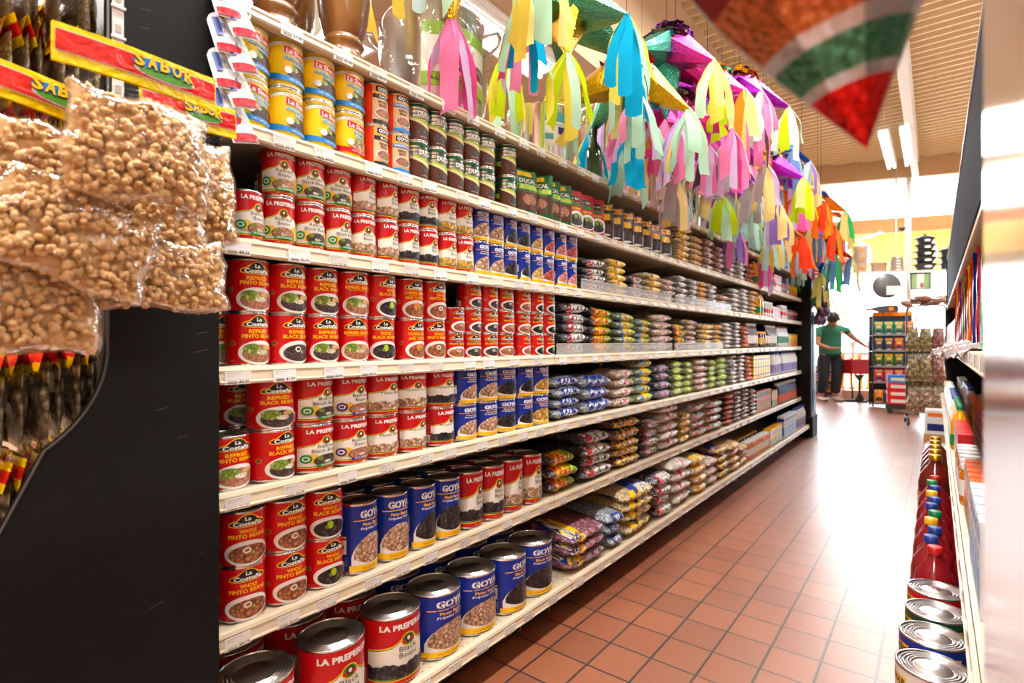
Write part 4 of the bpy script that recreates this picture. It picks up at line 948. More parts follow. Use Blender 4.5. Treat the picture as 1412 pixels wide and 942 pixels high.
# a rolled loose plastic bag end hanging over the edge
# packets and jars farther along the top shelf
k = 0
for y in [3.66+.085*i for i in range(14)]:
    key = ('gold', 'silv', 'brown', 'clr', 'vin')[k % 5]
    if key in KD:
        t = empty('bottle', (-1.20, y, TZ), 0, label='%s, %s item along the far top shelf' % (KD[key][2], ORD[k]), cat='bottle', group='small goods on the far top shelf')
        for nm, me in KD[key][0]: ob(nm, me, t)
    else:
        b, p = PMs[(0, 2, 1)[k % 3]]
        t = empty('food_pouch', (-1.19, y, TZ), -.3, label='small upright %s pouch, %s item along the far top shelf' % (('green', 'brown', 'red')[k % 3], ORD[k]), cat='pouch', group='small goods on the far top shelf')
        ob('body', b, t); ob('printed_front', p, t)
    k += 1
t = empty('glass_jar', (-1.19, 5.05, TZ), label='tall clear glass jar of white sugar near the far end of the top shelf', cat='jar')
mb = MB(); mb.lathe([(.0001, 0), (.05, 0), (.055, .01), (.055, .24), (.045, .26)], grain('sugar', (.8, .8, .78), .01, (.95, .95, .95), .6, .2, .3, True), 24); mb.build('body', t)
mb = MB(); mb.lathe([(.048, .258), (.048, .285), (.0001, .288)], capw, 24); mb.build('lid', t)
for i, y in enumerate((4.88, 5.2, 5.3, 5.42)):
    t = empty('bottle', (-1.2, y, TZ), 0, label='%s green-capped bottle beside the tall white jar, top shelf' % ORD[i], cat='bottle', group='green-capped bottles on the top shelf')
    for nm, me in KD['oil'][0]: ob(nm, me, t)

# ------------------------------------------------------------------ star lanterns (pinatas) with paper streamers
def foil(name, col, rough=.22):
    if name in MATS: return MATS[name]
    m = mat(name, col, rough, .85); tc = nd(m, 'ShaderNodeTexCoord'); v = nd(m, 'ShaderNodeTexVoronoi'); v.inputs['Scale'].default_value = 160; lk(m, tc.outputs['Object'], v.inputs['Vector'])
    b = nd(m, 'ShaderNodeBump'); b.inputs['Strength'].default_value = .5; b.inputs['Distance'].default_value = .004; lk(m, v.outputs['Distance'], b.inputs['Height']); lk(m, b.outputs[0], bsdf(m).inputs['Normal']); return m
def tissue(name, h):
    if name in MATS: return MATS[name]
    m = bpy.data.materials.new(name); m.use_nodes = True; n = m.node_tree.nodes; n.clear(); c = hexc(h)
    out = n.new('ShaderNodeOutputMaterial'); d = n.new('ShaderNodeBsdfDiffuse'); tr = n.new('ShaderNodeBsdfTranslucent'); mx = n.new('ShaderNodeMixShader'); mx.inputs[0].default_value = .45
    d.inputs[0].default_value = (*c, 1); tr.inputs[0].default_value = (*c, 1)
    m.node_tree.links.new(d.outputs[0], mx.inputs[1]); m.node_tree.links.new(tr.outputs[0], mx.inputs[2]); m.node_tree.links.new(mx.outputs[0], out.inputs[0]); MATS[name] = m; return m
FO = {k: foil('foil_'+k, hexc(c)) for k, c in dict(green='#4E9070', gold='#D8A010', teal='#3FA890', magenta='#D8309A', purple='#A020B8', red='#D82018', blue='#1450B8', orange='#F08018', plum='#4A1058', taupe='#9A8878', copper='#C07040', silver='#C0C4C8').items()}
TI = {k: tissue('tissue_'+k, c) for k, c in dict(cyan='#18A8D8', mint='#BFE8D0', yellow='#F8E060', butter='#F8E090', lime='#C8E020', pink='#F890C0', hot='#F060A8', lilac='#D8C0E8', white='#F0F0EC', black='#584850', grey='#A8A0A0', pale='#C0E4EC', orange='#FF8A2A', red='#FF5030', slate='#6888B8', khaki='#E0D080', green='#40B060', violet='#9878C8').items()}
def tassel(parent, tip, cols, L, n, seed, wd=.046):
    rnd = random.Random(seed); mb = MB(); spread = .052
    for i in range(n):
        a = 2*PI*i/n+rnd.uniform(-.3, .3); l = L*rnd.uniform(.72, 1.05); c = TI[cols[(i+rnd.randrange(2)) % len(cols)]]; w2 = wd*rnd.uniform(.7, 1.35)
        ox, oy = spread*math.cos(a), spread*math.sin(a); tw = rnd.uniform(-.5, .5); ph = rnd.uniform(0, 6)
        def f(u, v):
            k = min(1, v*2.2)**.6
            cx = tip.x+ox*k*(1+.55*v); cy = tip.y+oy*k*(1+.55*v); ang = a+PI/2+tw*v
            ww = w2*(.3+.7*min(1, v*6)); s = (u-.5)*ww
            z = tip.z+.012*(1-(2*v-0)**2 if v < .1 else 0)-l*v+.01*math.sin(ph+u*3)*v
            b = .008*math.sin(v*7+ph)*v
            return Vector((cx+math.cos(ang)*s+b*math.cos(a), cy+math.sin(ang)*s+b*math.sin(a), z))
        mb.grid(f, 3, 10, c)
    return mb.build('streamer_tassel', parent)
def star(loc, dirs, foils, core, cols, label, L=.27, tl=.30, seed=0, scale=1.0, string=True):
    rnd = random.Random(seed)
    t = empty('star_pinata', loc, 0, label=label, cat='piñata', group='star piñatas hanging over the shelves')
    R = .10*scale
    # ruffled core: many small crumpled foil petals
    mb = MB()
    for i in range(150):
        z = 1-2*(i+.5)/150; a = i*2.399963; q = math.sqrt(1-z*z); d = Vector((q*math.cos(a), q*math.sin(a), z)); p = d*R*rnd.uniform(.85, 1.12)
        e = d.orthogonal().normalized(); e.rotate(Matrix.Rotation(rnd.uniform(0, 6), 3, d)); g = d.cross(e); s = rnd.uniform(.018, .034)*scale
        mb.add([p-d*.02, p+e*s+d*rnd.uniform(-.005, .02), p+g*s+d*rnd.uniform(0, .03), p-e*s*.8+d*rnd.uniform(0, .025), p-g*s+d*.01], [(0, 1, 2), (0, 2, 3), (0, 3, 4), (0, 4, 1)], FO[core[i*7 % len(core)]])
    mb.lathe([(.0001, -R*.8), (R*.55, -R*.55), (R*.8, 0), (R*.55, R*.55), (.0001, R*.8)], FO[core[0]], 12); mb.build('ruffled_core', t)
    for i, d in enumerate(dirs):
        d = Vector(d).normalized(); ff = FO[foils[i % len(foils)]]; LL = L*scale*rnd.uniform(.92, 1.08)
        e = d.orthogonal().normalized(); g = d.cross(e); n = 10; mb = MB(); vs = []
        for j, (rr, hh) in enumerate(((.082, .05), (.060, .12), (.036, .19), (.010, .27))):
            for k in range(n):
                a = 2*PI*k/n; q = rr*scale*(1+(.10 if k % 2 else -.06)); vs.append(d*(hh/.27*LL)+(e*math.cos(a)+g*math.sin(a))*q)
        fs = [(j*n+k, j*n+(k+1) % n, (j+1)*n+(k+1) % n, (j+1)*n+k) for j in range(3) for k in range(n)]+[tuple(3*n+k for k in range(n))]
        mb.add(vs, fs, ff); mb.build('foil_cone', t)
        if d.z < .6: tassel(t, d*LL*1.0, cols[i % len(cols)], tl*scale, 7, seed*31+i)
    if string:
        mb = MB(); mb.tube([(0, 0, R*.7), (0, 0, 4.28-loc[2])], .0015, inkm, 5); mb.build('hanging_string', t)
    return t
def ringdirs(n, a0, z, extra=((0, 0, -1),)):
    return [(math.cos(a0+2*PI*i/n), math.sin(a0+2*PI*i/n), z if i % 2 else z-.25) for i in range(n)]+list(extra)
STARS = [
 ((-1.17, 1.17, 2.37), ringdirs(5, .2, -.25), ['magenta', 'gold'], ['red', 'gold'], [['yellow', 'butter', 'mint', 'pale'], ['pink', 'lilac', 'hot'], ['pale', 'yellow', 'lilac'], ['lilac', 'yellow', 'white']], 'nearest star piñata above the big wrapped pot, pink and yellow streamers', .36),
 ((-1.10, 1.72, 2.34), ringdirs(5, 1.0, -.35, ((.3, -.5, -.9),)), ['green', 'green', 'gold'], ['red', 'red', 'gold'], [['cyan', 'khaki', 'mint'], ['cyan', 'yellow', 'mint'], ['mint', 'lime', 'yellow']], 'star piñata with green foil cones, red core and blue streamers', .34),
 ((-1.06, 2.12, 2.36), ringdirs(5, .3, -.5), ['gold', 'teal', 'green'], ['plum', 'plum', 'red'], [['mint', 'yellow', 'mint'], ['mint', 'lilac', 'pink'], ['cyan', 'mint', 'khaki']], 'star piñata with gold and teal cones and dark purple core', .34),
 ((-1.02, 2.46, 2.60), ringdirs(5, .9, -.4), ['magenta', 'teal'], ['taupe', 'plum'], [['cyan', 'mint', 'lime', 'butter'], ['mint', 'butter', 'yellow'], ['pink', 'hot', 'lilac']], 'high star piñata with taupe core and aqua and butter streamers', .36),
 ((-1.04, 2.62, 2.36), ringdirs(5, .1, -.3), ['magenta'], ['taupe', 'taupe', 'plum'], [['hot', 'lilac', 'pink'], ['pink', 'lilac'], ['butter', 'lilac', 'grey']], 'magenta star piñata with taupe ruffled core and pink streamers', .36),
 ((-1.0, 2.98, 2.62), ringdirs(5, .7, -.3), ['magenta', 'purple'], ['gold', 'teal'], [['black', 'pink'], ['butter', 'white', 'orange'], ['black', 'pink', 'grey']], 'star piñata with gold and teal core and black and pink streamers', .38),
 ((-1.02, 3.30, 2.38), ringdirs(5, 1.2, -.4), ['purple', 'magenta'], ['teal', 'gold'], [['grey', 'butter', 'white'], ['butter', 'lilac', 'grey'], ['lime', 'mint', 'pale']], 'purple star piñata with teal core and grey and butter streamers', .38),
 ((-.98, 3.52, 2.80), ringdirs(5, .4, -.3), ['purple'], ['plum', 'gold'], [['lime', 'mint', 'white'], ['pink', 'mint'], ['butter', 'white', 'orange']], 'high purple star piñata with lime and mint streamers', .40),
 ((-1.10, 3.84, 2.30), ringdirs(5, .2, -.4), ['purple', 'silver'], ['blue', 'red'], [['butter', 'lilac', 'violet'], ['lime', 'mint', 'pale'], ['pink', 'violet', 'lilac']], 'purple and silver star piñata low over the far pots', .38),
 ((-1.0, 4.28, 2.52), ringdirs(5, .9, -.35), ['purple', 'gold'], ['blue', 'gold'], [['hot', 'pink', 'lilac'], ['butter', 'lime'], ['pale', 'violet', 'butter']], 'star piñata with blue and gold core and hot pink streamers', .40),
 ((-1.04, 4.62, 2.78), ringdirs(5, .5, -.3), ['blue', 'orange'], ['blue', 'red'], [['pale', 'violet', 'butter'], ['slate', 'pale', 'lilac'], ['pale', 'butter']], 'high star piñata with pale blue and butter streamers', .42),
 ((-1.12, 4.72, 2.22), ringdirs(5, .1, -.4), ['copper', 'blue', 'gold'], ['blue', 'green'], [['red', 'orange', 'red'], ['yellow', 'pale'], ['lilac', 'hot']], 'low star piñata with copper cones and red-orange streamers', .38),
 ((-1.0, 5.10, 2.56), ringdirs(5, .6, -.3), ['red', 'orange'], ['red', 'gold'], [['red', 'orange'], ['orange', 'red', 'lilac'], ['red', 'orange', 'butter']], 'red star piñata with orange streamers', .42),
 ((-1.0, 5.62, 2.40), ringdirs(5, .2, -.3), ['red', 'blue', 'orange'], ['blue', 'orange'], [['orange', 'red'], ['slate', 'khaki'], ['pink', 'lilac', 'pale']], 'star piñata with red and blue cones, coral streamers', .42),
 ((-.95, 6.15, 2.62), ringdirs(5, .8, -.3), ['orange', 'blue'], ['blue', 'gold'], [['slate', 'khaki'], ['slate', 'green', 'khaki'], ['pale', 'slate']], 'farthest star piñata with slate blue and khaki streamers', .46),
 ((-.95, 6.35, 2.22), ringdirs(5, .3, -.3), ['red', 'copper', 'blue'], ['blue', 'red'], [['slate', 'khaki', 'pale'], ['slate', 'green'], ['green', 'khaki']], 'low far star piñata beside the far black panel, blue streamers', .46),
]
for i, (loc, dirs, fo, co, cols, lab, tl) in enumerate(STARS): star((loc[0]+.02, loc[1], loc[2]-(.08 if i < 2 else .21)), dirs, fo, co, cols, lab, .31, tl*(.86 if i < 2 else .78), i+3)
# fringed paper panel near the end panel
t = empty('paper_pinata', (-1.12, 6.05, 1.80), .0, label='boxy fringed paper piñata in pink, green, purple and lime', cat='piñata')
cols = ['hot', 'pink', 'green', 'violet', 'lime', 'red']
for j in range(3):
    for i in range(4):
        mb = MB(); c = TI[cols[(i*2+j*3) % 6]]; rnd = random.Random(i*5+j)
        for k in range(26):
            a = Vector((-.24+.12*i+rnd.uniform(0, .12), rnd.uniform(-.02, .0), .15*j+.02+rnd.uniform(0, .15)))
            mb.add([a, a+Vector((.035, 0, .0)), a+Vector((.035+rnd.uniform(-.01, .01), -.03, -.05)), a+Vector((rnd.uniform(-.01, .01), -.03, -.05))], [(0, 1, 2, 3)], c)
        mb.build('tissue_fringe', t)
mb = MB(); mb.box((0, .06, .24), (.5, .12, .48), TI['lime'], bev=.01); mb.build('paper_body', t)

# ------------------------------------------------------------------ hanging white packets beside the yellow cans
pk = [film_print('pack_white', (.82, .83, .85)), film_print('pack_lime', hexc('#9CCB2A')), film_print('pack_crimson', hexc('#C8142C')), mat('pack_blue_ink', hexc('#3A4FA0'), .4)]
t0 = []
for i in range(8):
    col = i % 2; z = 1.735-(i//2)*.068-(.03 if col else 0)
    t = empty('hanging_packet', (-1.066+.010*col, .484+.026*col, z-.105), 0, label='white, lime and red packet hanging beside yellow cans, %s from top in its %s row' % (ORD[i//2], ('near', 'far')[col]), cat='packet', group='hanging white packets')
    t.rotation_euler = (.25 if col else .12, -.42, -.15)
    mb = MB(); W_, H_ = .052, .11
    f = lambda s: (lambda u, v: Vector((s*.011*math.sin(PI*u)**.6*math.sin(PI*min(1, max(0, v)))**.5, (u-.5)*W_, v*H_)))
    mb.grid(f(1), 10, 12, pk[0]); mb.grid(f(-1), 10, 12, pk[0]); mb.build('body', t)
    A = Art(lambda s, zz, l: Vector((.011*math.sin(PI*min(1, max(0, (s+1)/2)))**.6*math.sin(PI*zz)**.5+.0005*l+.0004, s*W_/2, zz*H_)), .2)
    A.strip(pk[1], .25, .97, .05, .95, 4); A.strip(pk[2], -.9, .95, .02, .16, 8); A.strip(pk[2], -.2, .4, .72, .9, 3); A.strip(pk[3], -.75, -.3, .3, .7, 3); A.text(white, 'SOUP', .1, .81, .5, .1, .02); A.text(pk[3], 'SOPA', -.25, .5, .5, .12, .02)
    A.mb.build('printed_front', t)

# ------------------------------------------------------------------ hanging snack bags in front of the black panel
chunk = noisy('puffed_wheat', hexc('#CC9A5C'), hexc('#ECC792'), 70, .55, .3)
sackfilm = clear_film('snack_film', .035, (.98, .97, .95), 22, .10, .8, .4)
hdy = film_print('header_yellow', hexc('#FFDC00'), .25); hdr = film_print('header_red', hexc('#E0261C'), .25)
def ico():
    bm = bmesh.new(); bmesh.ops.create_icosphere(bm, subdivisions=1, radius=1); v = [x.co.copy() for x in bm.verts]; bm.verts.index_update(); f = [[q.index for q in p.verts] for p in bm.faces]; bm.free(); return v, f
ICO = ico()
def snack_bag(y, z, x, w, h, rx, label, header=True, n=420, ry=0.0, seed=0, thick=.055):
    """y,z: centre of the bag's top edge; hangs down along -z before rotation about x"""
    rnd = random.Random(seed+5)
    t = empty('snack_bag', (x, y, z), 0, label=label, cat='bag', group='clear snack bags hanging on the black panel'); t.rotation_euler = (rx, ry, 0)
    top = .04 if header else .0; gap = .03 if header else .01
    def S(u, v, s, k=1.0):
        uu = 2*u-1; vv = 2*v-1
        th = thick/2*(max(0, 1-abs(uu)**2.5)**.5)*(max(0, 1-abs(vv)**3))**.5*(.65+.5*v)*k
        edge = .003*math.sin(v*9+seed)+.0015*math.sin(v*23)
        return Vector((s*(th+.0015*math.sin(u*22+v*15+seed)+.0006), uu*(w/2+edge)*(.93+.1*v), -top-gap-v*(h-top-gap)+.005*math.sin(u*9+seed)))
    mb = MB()
    for i in range(int(n*.72)):
        u = rnd.uniform(.04, .96); v = rnd.uniform(.03, .97)
        s = 1 if rnd.random() < .72 else -1
        p = S(u, v, s, .84); p.x += -s*rnd.uniform(0, .010)
        if abs(p.x) < .004: p.x = rnd.uniform(-.004, .004)
        R = Matrix.Rotation(rnd.uniform(0, 6), 3, Vector((rnd.uniform(-1, 1), rnd.uniform(-1, 1), rnd.uniform(-1, 1))).normalized()); sc = Vector((rnd.uniform(.0056, .0080), rnd.uniform(.0044, .0064), rnd.uniform(.0062, .0098)))
        mb.add([p+R @ Vector((a.x*sc.x*rnd.uniform(.8, 1.15), a.y*sc.y*rnd.uniform(.8, 1.15), a.z*sc.z)) for a in ICO[0]], ICO[1], chunk, True)
    for s in (1, -1): mb.grid(lambda u, v, s=s: S(.02+.96*u, .02+.96*v, s, .40)-Vector((s*.002, 0, 0)), 12, 12, chunk)
    o = mb.build('puffed_filling', t); o['kind'] = 'stuff'
    mb = MB()
    for s in (1, -1): mb.grid(lambda u, v, s=s: S(u, v, s, 1.08)+Vector((s*.003, 0, 0)), 24, 24, sackfilm)
    mb.grid(lambda u, v: Vector((.001, (2*u-1)*w/2*.93, -top-gap*v)), 8, 3, sackfilm); mb.build('clear_film', t)
    if header:
        hw = w*.55
        mb = MB(); hs = lambda y_, z_, l=0: Vector((.004+.003*math.sin(y_*26+seed)+.0005*l, y_, z_))
        mb.grid(lambda u, v: hs((2*u-1)*hw, -(top+.012)*v), 16, 4, hdy); mb.grid(lambda u, v: hs((2*u-1)*hw, -(top+.012)*v)-Vector((.006, 0, 0)), 16, 4, hdy); mb.build('header_card', t)
        A = Art(lambda s, zz, l: hs(s, zz, l+1), .02)
        A.strip(white, -hw*.97, hw*.98, -.0085, -.0385, 14); A.strip(hdr, -hw*.97, hw*.98, -.0095, -.0375, 14)
        g2 = mat('header_green', hexc('#58A82A'), .35); A.ellipse(white, hw*.28, -.026, hw*.40, .010, 12); A.ellipse(sky, hw*.20, -.018, hw*.34, .010, 12); A.ellipse(g2, hw*.30, -.028, hw*.36, .006, 10)
        for j, ch_ in enumerate('SABOR'): A.text(blk2, ch_, hw*(-.06+.16*j)+.0008, -.0142-.0012*abs(j-2)-.0008, .0135, .0185, .05)
        for j, ch_ in enumerate('SABOR'): A.text(yel, ch_, hw*(-.06+.16*j), -.0135-.0012*abs(j-2), .013, .018, .04)
        A.text(brown, 'PRODUCTOS DEL CAMPO', hw*.1, -.044, hw*.9, .003, .0)
        A.mb.build('header_print', t)
    return t
snack_bag(.395, 1.435, -1.025, .14, .25, .05, 'bulging snack bag farthest right, partly behind the front bag, hanging', True, 420, 0, 4, .05)
snack_bag(.20, 1.40, -1.035, .17, .20, -.12, 'snack bag at the left behind the front one, red-yellow header showing', True, 360, 0, 9, .04)
snack_bag(.33, 1.30, -1.005, .16, .17, .06, 'snack bag low behind the front bag, filling its right gap', False, 380, 0, 6, .04)
snack_bag(.345, 1.19, -1.000, .20, .13, .02, 'lowest right snack bag with pointed lower corner by the red cans', False, 520, 0, 11, .05)
snack_bag(.165, 1.185, -.985, .21, .19, -.10, 'large lowest left snack bag cut by the photo edge', False, 700, 0, 13, .05)
snack_bag(.245, 1.235, -.955, .20, .15, -.32, 'middle snack bag lying slanted over the lower bags', False, 620, 0, 17, .05)
snack_bag(.293, 1.44, -.93, .19, .225, .00, 'front snack bag with full red and yellow header printed with fruit-coloured letters', True, 820, 0, 21, .055)
t = empty('clip_strip', (-1.06, .30, 1.38), label='white plastic clip strip hanging down the black panel behind the bags', cat='display strip')
mb = MB(); mb.box((0, 0, .3), (.002, .016, .62), mat('strip_white', (.8, .8, .8), .35)); mb.build('strip', t)
for i in range(12): mb = MB(); mb.box((.003, 0, .03+i*.05), (.004, .02, .004), mat('strip_white', (.8, .8, .8), .35)); mb.box((.002, 0, .045+i*.05), (.002, .008, .012), mat('clip_grey', (.45, .42, .36), .4)); mb.build('clip', t)

# end-cap pegs with thin bags seen edge-on
t = empty('pegboard_rack', (-1.55, .345, 1.1), label='black peg panel behind the rows of small hanging bags', cat='panel')
mb = MB(); mb.box((0, 0, .25), (.84, .012, 2.2), blackp); mb.build('board', t)
pebble = [grain('bag_seeds', (.36, .28, .17), .006, (.62, .52, .36), .35, .35, .7, True), grain('bag_peppers', (.20, .15, .09), .014, (.5, .4, .25), .25, .3, .9, True)]
def peg_bag(x, y, z, h, fill, seed, label, open_=.0, grp=''):
    rnd = random.Random(seed); t = empty('peg_bag', (x, y, z), rnd.uniform(-.12, .12), label=label, cat='bag', group=grp); t.rotation_euler[0] = rnd.uniform(-.05, .05)
    mb = MB(); w_ = .135
    f = lambda s: (lambda u, v: Vector(((u-.5)*w_, s*(.0065+.004*fill)*math.sin(PI*u)**.5*math.sin(PI*(.12+.86*v))**.6*(1+.3*math.sin(v*11+seed)), -.03-v*(h-.03))))
    mb.grid(f(1), 8, 14, pebble[fill]); mb.grid(f(-1), 8, 14, pebble[fill]); mb.build('filled_body', t)
    mb = MB()
    for s in (1, -1):
        for (a, b, m) in ((0, .013, hdy), (.013, .032, hdr), (.032, .046, hdy)):
            mb.grid(lambda u, v, s=s, a=a, b=b: Vector(((u-.5)*w_*1.02, s*(.001+(a+(b-a)*v)*(.16+open_)+.0035*math.sin(u*6+seed)), -(a+(b-a)*v))), 6, 2, m)
    mb.build('header_card', t)
    return t
i = 0
for (z, h, fill, nm) in ((1.68, .135, 0, 'highest'), (1.545, .135, 0, 'top'), (1.415, .15, 0, 'second'), (1.02, .165, 1, 'third'), (.84, .16, 1, 'fourth')):
    for cx, cn in ((-1.20, 'nearer'), (-1.355, 'deeper')):
        for k in range(7):
            i += 1
            peg_bag(cx, .315-.0235*(k+1)+.01*(cx < -1.3), z-.004*k-(.01 if cx < -1.3 else 0), h, fill, i, 'thin peg bag with yellow-red header, %s row, %s column, %s from board' % (nm, cn, ORD[k]), .03+.03*(i % 3), 'small header bags in the %s peg row' % nm)
# ------------------------------------------------------------------ gondola on the right, seen almost edge on
SR = [('base', -.085, .022), ('mid', .052, .47), ('eye', .07, .985), ('upper', .10, 1.38)]
rnames = ['bottom', 'second', 'third', 'upper']
YR0, YR1 = .62, 7.3
for i, (nm, x0, z) in enumerate(SR):
    for sec in range(5):
        y0 = YR0+(YR1-YR0)*sec/5+.002; y1 = YR0+(YR1-YR0)*(sec+1)/5-.002; L = y1-y0; yc = (y0+y1)/2
        t = empty('gondola_shelf', (x0, yc, z), label='%s beige shelf of the right-hand gondola, %s bay from the camera' % (rnames[i], ORD[sec]), cat='shelf', group='right-hand gondola shelves')
        D = .62-x0
        mb = MB(); mb.box((D/2+.003, 0, -.008), (D-.006, L, .016), deckm); mb.build('deck', t)
        mb = MB(); mb.box((0, 0, -.018), (.008, L, .036), railm, bev=.002); mb.box((-.004, 0, -.034), (.008, L, .003), railm); mb.build('price_rail', t)
        if i in (0, 1, 2):
            for k in range(6):
                o = ob('price_tag', tag_mesh(PRICES[(k+i) % 9]), t, (-.0062, -L/2+.1+k*.21, -.017), (0, 0, PI))
t = empty('shelving_rack', (.64, (YR0+YR1)/2, 0), label='black backing of the right-hand gondola', cat='shelving')
mb = MB(); mb.box((0, 0, .93), (.03, YR1-YR0, 1.84), blackp); mb.build('backing', t)
t = empty('gondola_valance', (.105, 4.0, 1.40), label='long dark sign board along the top of the right-hand gondola', cat='sign board')
mb = MB(); mb.box((0, -.1, .22), (.02, 6.2, .46), mat('slate_board', (.014, .018, .028), .8, spec=.1), bev=.003); mb.build('board', t)
mb = MB(); mb.box((-.011, -.1, .44), (.006, 6.2, .012), mat('valance_edge', (.75, .75, .78), .3)); mb.build('edge_trim', t)
t = empty('end_panel', (.36, YR1+.03, 0), label='black end panel closing the far end of the right-hand gondola', cat='panel')
mb = MB(); mb.box((0, 0, .93), (.54, .025, 1.86), blk, bev=.003); mb.build('board', t)
# big cans, then juice jugs, on the base shelf
g_corn = grain('photo_hominy', (.85, .6, .3), .012, (.95, .85, .6), .4, .4, .4)
def d_plain(r, h, base, word, photo):
    A = art_can(r, h, base)
    for o in (0, PI, PI/2):
        A.strip(yel, o-.5, o+.5, .70, .86, 5); A.text(dgreen, word, o, .78, .9, .09, .04); A.strip(photo, o-.6, o+.6, .08, .5, 6)
    return A.mb
LMR = [d_plain(.0785, .176, redp, 'HOMINY', g_corn).mesh('label'), d_plain(.0785, .176, blue, 'BEANS', g_pinto).mesh('label'), d_plain(.0785, .176, dgreen, 'CHILE', g_mayo).mesh('label'), d_plain(.0785, .176, cream, 'POZOLE', g_corn).mesh('label')]
can_body(.0785, .176)
for i, (x, y, k) in enumerate(((-.004, 1.71, 3), (-.004, 1.892, 1), (.004, 2.07, 2), (.004, 2.25, 0), (.0, 1.51, 0), (.0, 1.33, 2))):
    t = empty('food_can', (x, y, .0235), PI+.3, label='big can with shiny ringed lid on the right base shelf, %s' % ('nearest of six', 'next-nearest of six', 'third nearest of six', 'fourth nearest of six', 'fifth nearest of six', 'farthest of six')[[2, 3, 4, 5, 1, 0][i]], cat='can', group='big cans on the right base shelf')
    ob('body', BODY[(.0785, .176, 'ring')], t); ob('lid', BODY[(.0785, .176, 'ring', 'lid')], t); ob('label', LMR[k], t)
juice = mat('red_juice', hexc('#8E1620'), .12, coat=.8); tea = mat('brown_juice', hexc('#6A1C14'), .1, coat=.8)
jug = [(.05, .0), (.06, .008), (.062, .03), (.058, .06), (.062, .09), (.062, .13), (.055, .165), (.034, .20), (.02, .22), (.019, .235)]
JUG = {}
for cn, c in (('red', '#C81828'), ('blue', '#1478C8'), ('yellow', '#E8B010'), ('green', '#1E9A50'), ('gold', '#F0C000')):
    JUG[cn] = bottle_meshes('jug', jug, .0225, .022, juice if cn != 'gold' else tea, mat('cap_'+cn, hexc(c), .35), blue if cn != 'gold' else mat('label_leaf', hexc('#C89050'), .4), (.12, .38), ('JUICE', white))
seq = ['red', 'blue', 'blue', 'yellow', 'green', 'blue', 'blue', 'yellow', 'blue', 'green', 'red']
for row_ in range(2):
    for i, cn in enumerate(seq):
        if row_: cn = seq[(i+4) % 11]
        t = empty('juice_bottle', (.01-.012*(i % 2)+.128*row_-.012, 2.44+i*.128+.05*row_, .0235), PI+.4, label='red juice bottle with %s cap, %s from camera in %s row' % (cn, ORD[i], ('aisle', 'inner')[row_]), cat='bottle', group='red juice bottles with coloured caps')
        for nm, me in JUG[cn]: ob(nm, me, t)
for i in range(5):
    t = empty('juice_bottle', (.0, 3.98+i*.19, .0235), PI+.3, label='tall brown-red bottle with yellow cap, %s behind the juice bottles' % ORD[i], cat='bottle', group='tall yellow-capped bottles')
    t.scale = (1.35, 1.35, 1.28)
    for nm, me in JUG['gold']: ob(nm, me, t)
# cartons and boxes at the far end of that shelf
def plain_box(x, y, z, sx, sy, sz, m, m2, label, rz=0, name='cardboard_box', cat='box', group=None, text=None):
    t = empty(name, (x, y, z), rz, label=label, cat=cat, group=group)
    mb = MB(); mb.box((0, 0, sz/2), (sx, sy, sz), m, bev=.003); mb.build('carton', t)
    A = Art(lambda s, zz, l: Vector((s*sx/2, -sy/2-.0006*l-.0006, zz*sz)), 1)
    A.strip(m2, -.8, .8, .25, .7, 1)
    if text: A.text(text[1], text[0], 0, .5, 1.1, .22, .03)
    A.mb.build('printed_panel', t)
    B = Art(lambda s, zz, l: Vector((-sx/2-.0006*l-.0006, -s*sy/2, zz*sz)), 1)
    B.strip(m2, -.8, .8, .25, .7, 1); B.mb.build('printed_side', t)
    return t
kraft = noisy('kraft_card', hexc('#A87848'), hexc('#B88A58'), 12, .7); wcard = mat('white_card', (.72, .70, .66), .5)
plain_box(.02, 5.9, .0235, .20, .26, .20, kraft, wcard, 'brown cardboard box at the far end of the right base shelf')
plain_box(.02, 5.9, .2245, .19, .24, .13, wcard, navy, 'white carton with navy panel on top of the brown box')
plain_box(.02, 5.9, .356, .18, .22, .07, wcard, orange, 'flat white box with orange label, topmost of the right box pile')
plain_box(.03, 5.4, .0235, .20, .24, .16, wcard, red, 'white and red carton in front of the brown box, right side')
# goods on the right shelves: cartons, bottles, jars
def rgoods(lv, y0, y1, key, step, what, x=None, q=1):
    nm, x0, z = SR[lv]; parts, cat, words = KD[key]; y = y0+step/2; i = 0
    while y < y1:
        for r_ in range(q):
            t = empty({'bottle': 'bottle', 'jar': 'glass_jar', 'box': 'food_box', 'carton': 'carton'}[cat], ((x0+.045) if x is None else x, y, z+.0012+r_*.126), PI, label=short('%s, %s of %s %s run, right-hand %s shelf' % (words, ORD[min(19, i)], 'rear' if x else 'front', 'near' if y0 < 1.7 else 'middle' if y0 < 2.9 else 'far', rnames[lv])), cat=cat, group='%s goods on the right-hand %s shelf' % (cat, rnames[lv]))
            for a, b in parts: ob(a, b, t)
        y += step; i += 1
rgoods(1, .95, 1.35, 'obx', .075, ''); rgoods(1, 1.37, 1.75, 'mbx', .08, ''); rgoods(1, 1.78, 2.25, 'obx', .075, ''); rgoods(1, 2.3, 2.8, 'jarw', .085, '')
rgoods(1, 2.85, 3.4, 'rbx', .08, ''); rgoods(1, 3.45, 4.1, 'oil', .09, ''); rgoods(1, 4.2, 5.0, 'mlk', .09, ''); rgoods(1, 5.1, 6.0, 'bob', .085, ''); rgoods(1, 6.1, 7.1, 'pine', .08, '')
rgoods(2, .95, 1.5, 'rbx', .075, ''); rgoods(2, 4.1, 5.5, 'rbx', .085, ''); rgoods(2, 5.6, 7.1, 'obx', .085, '')
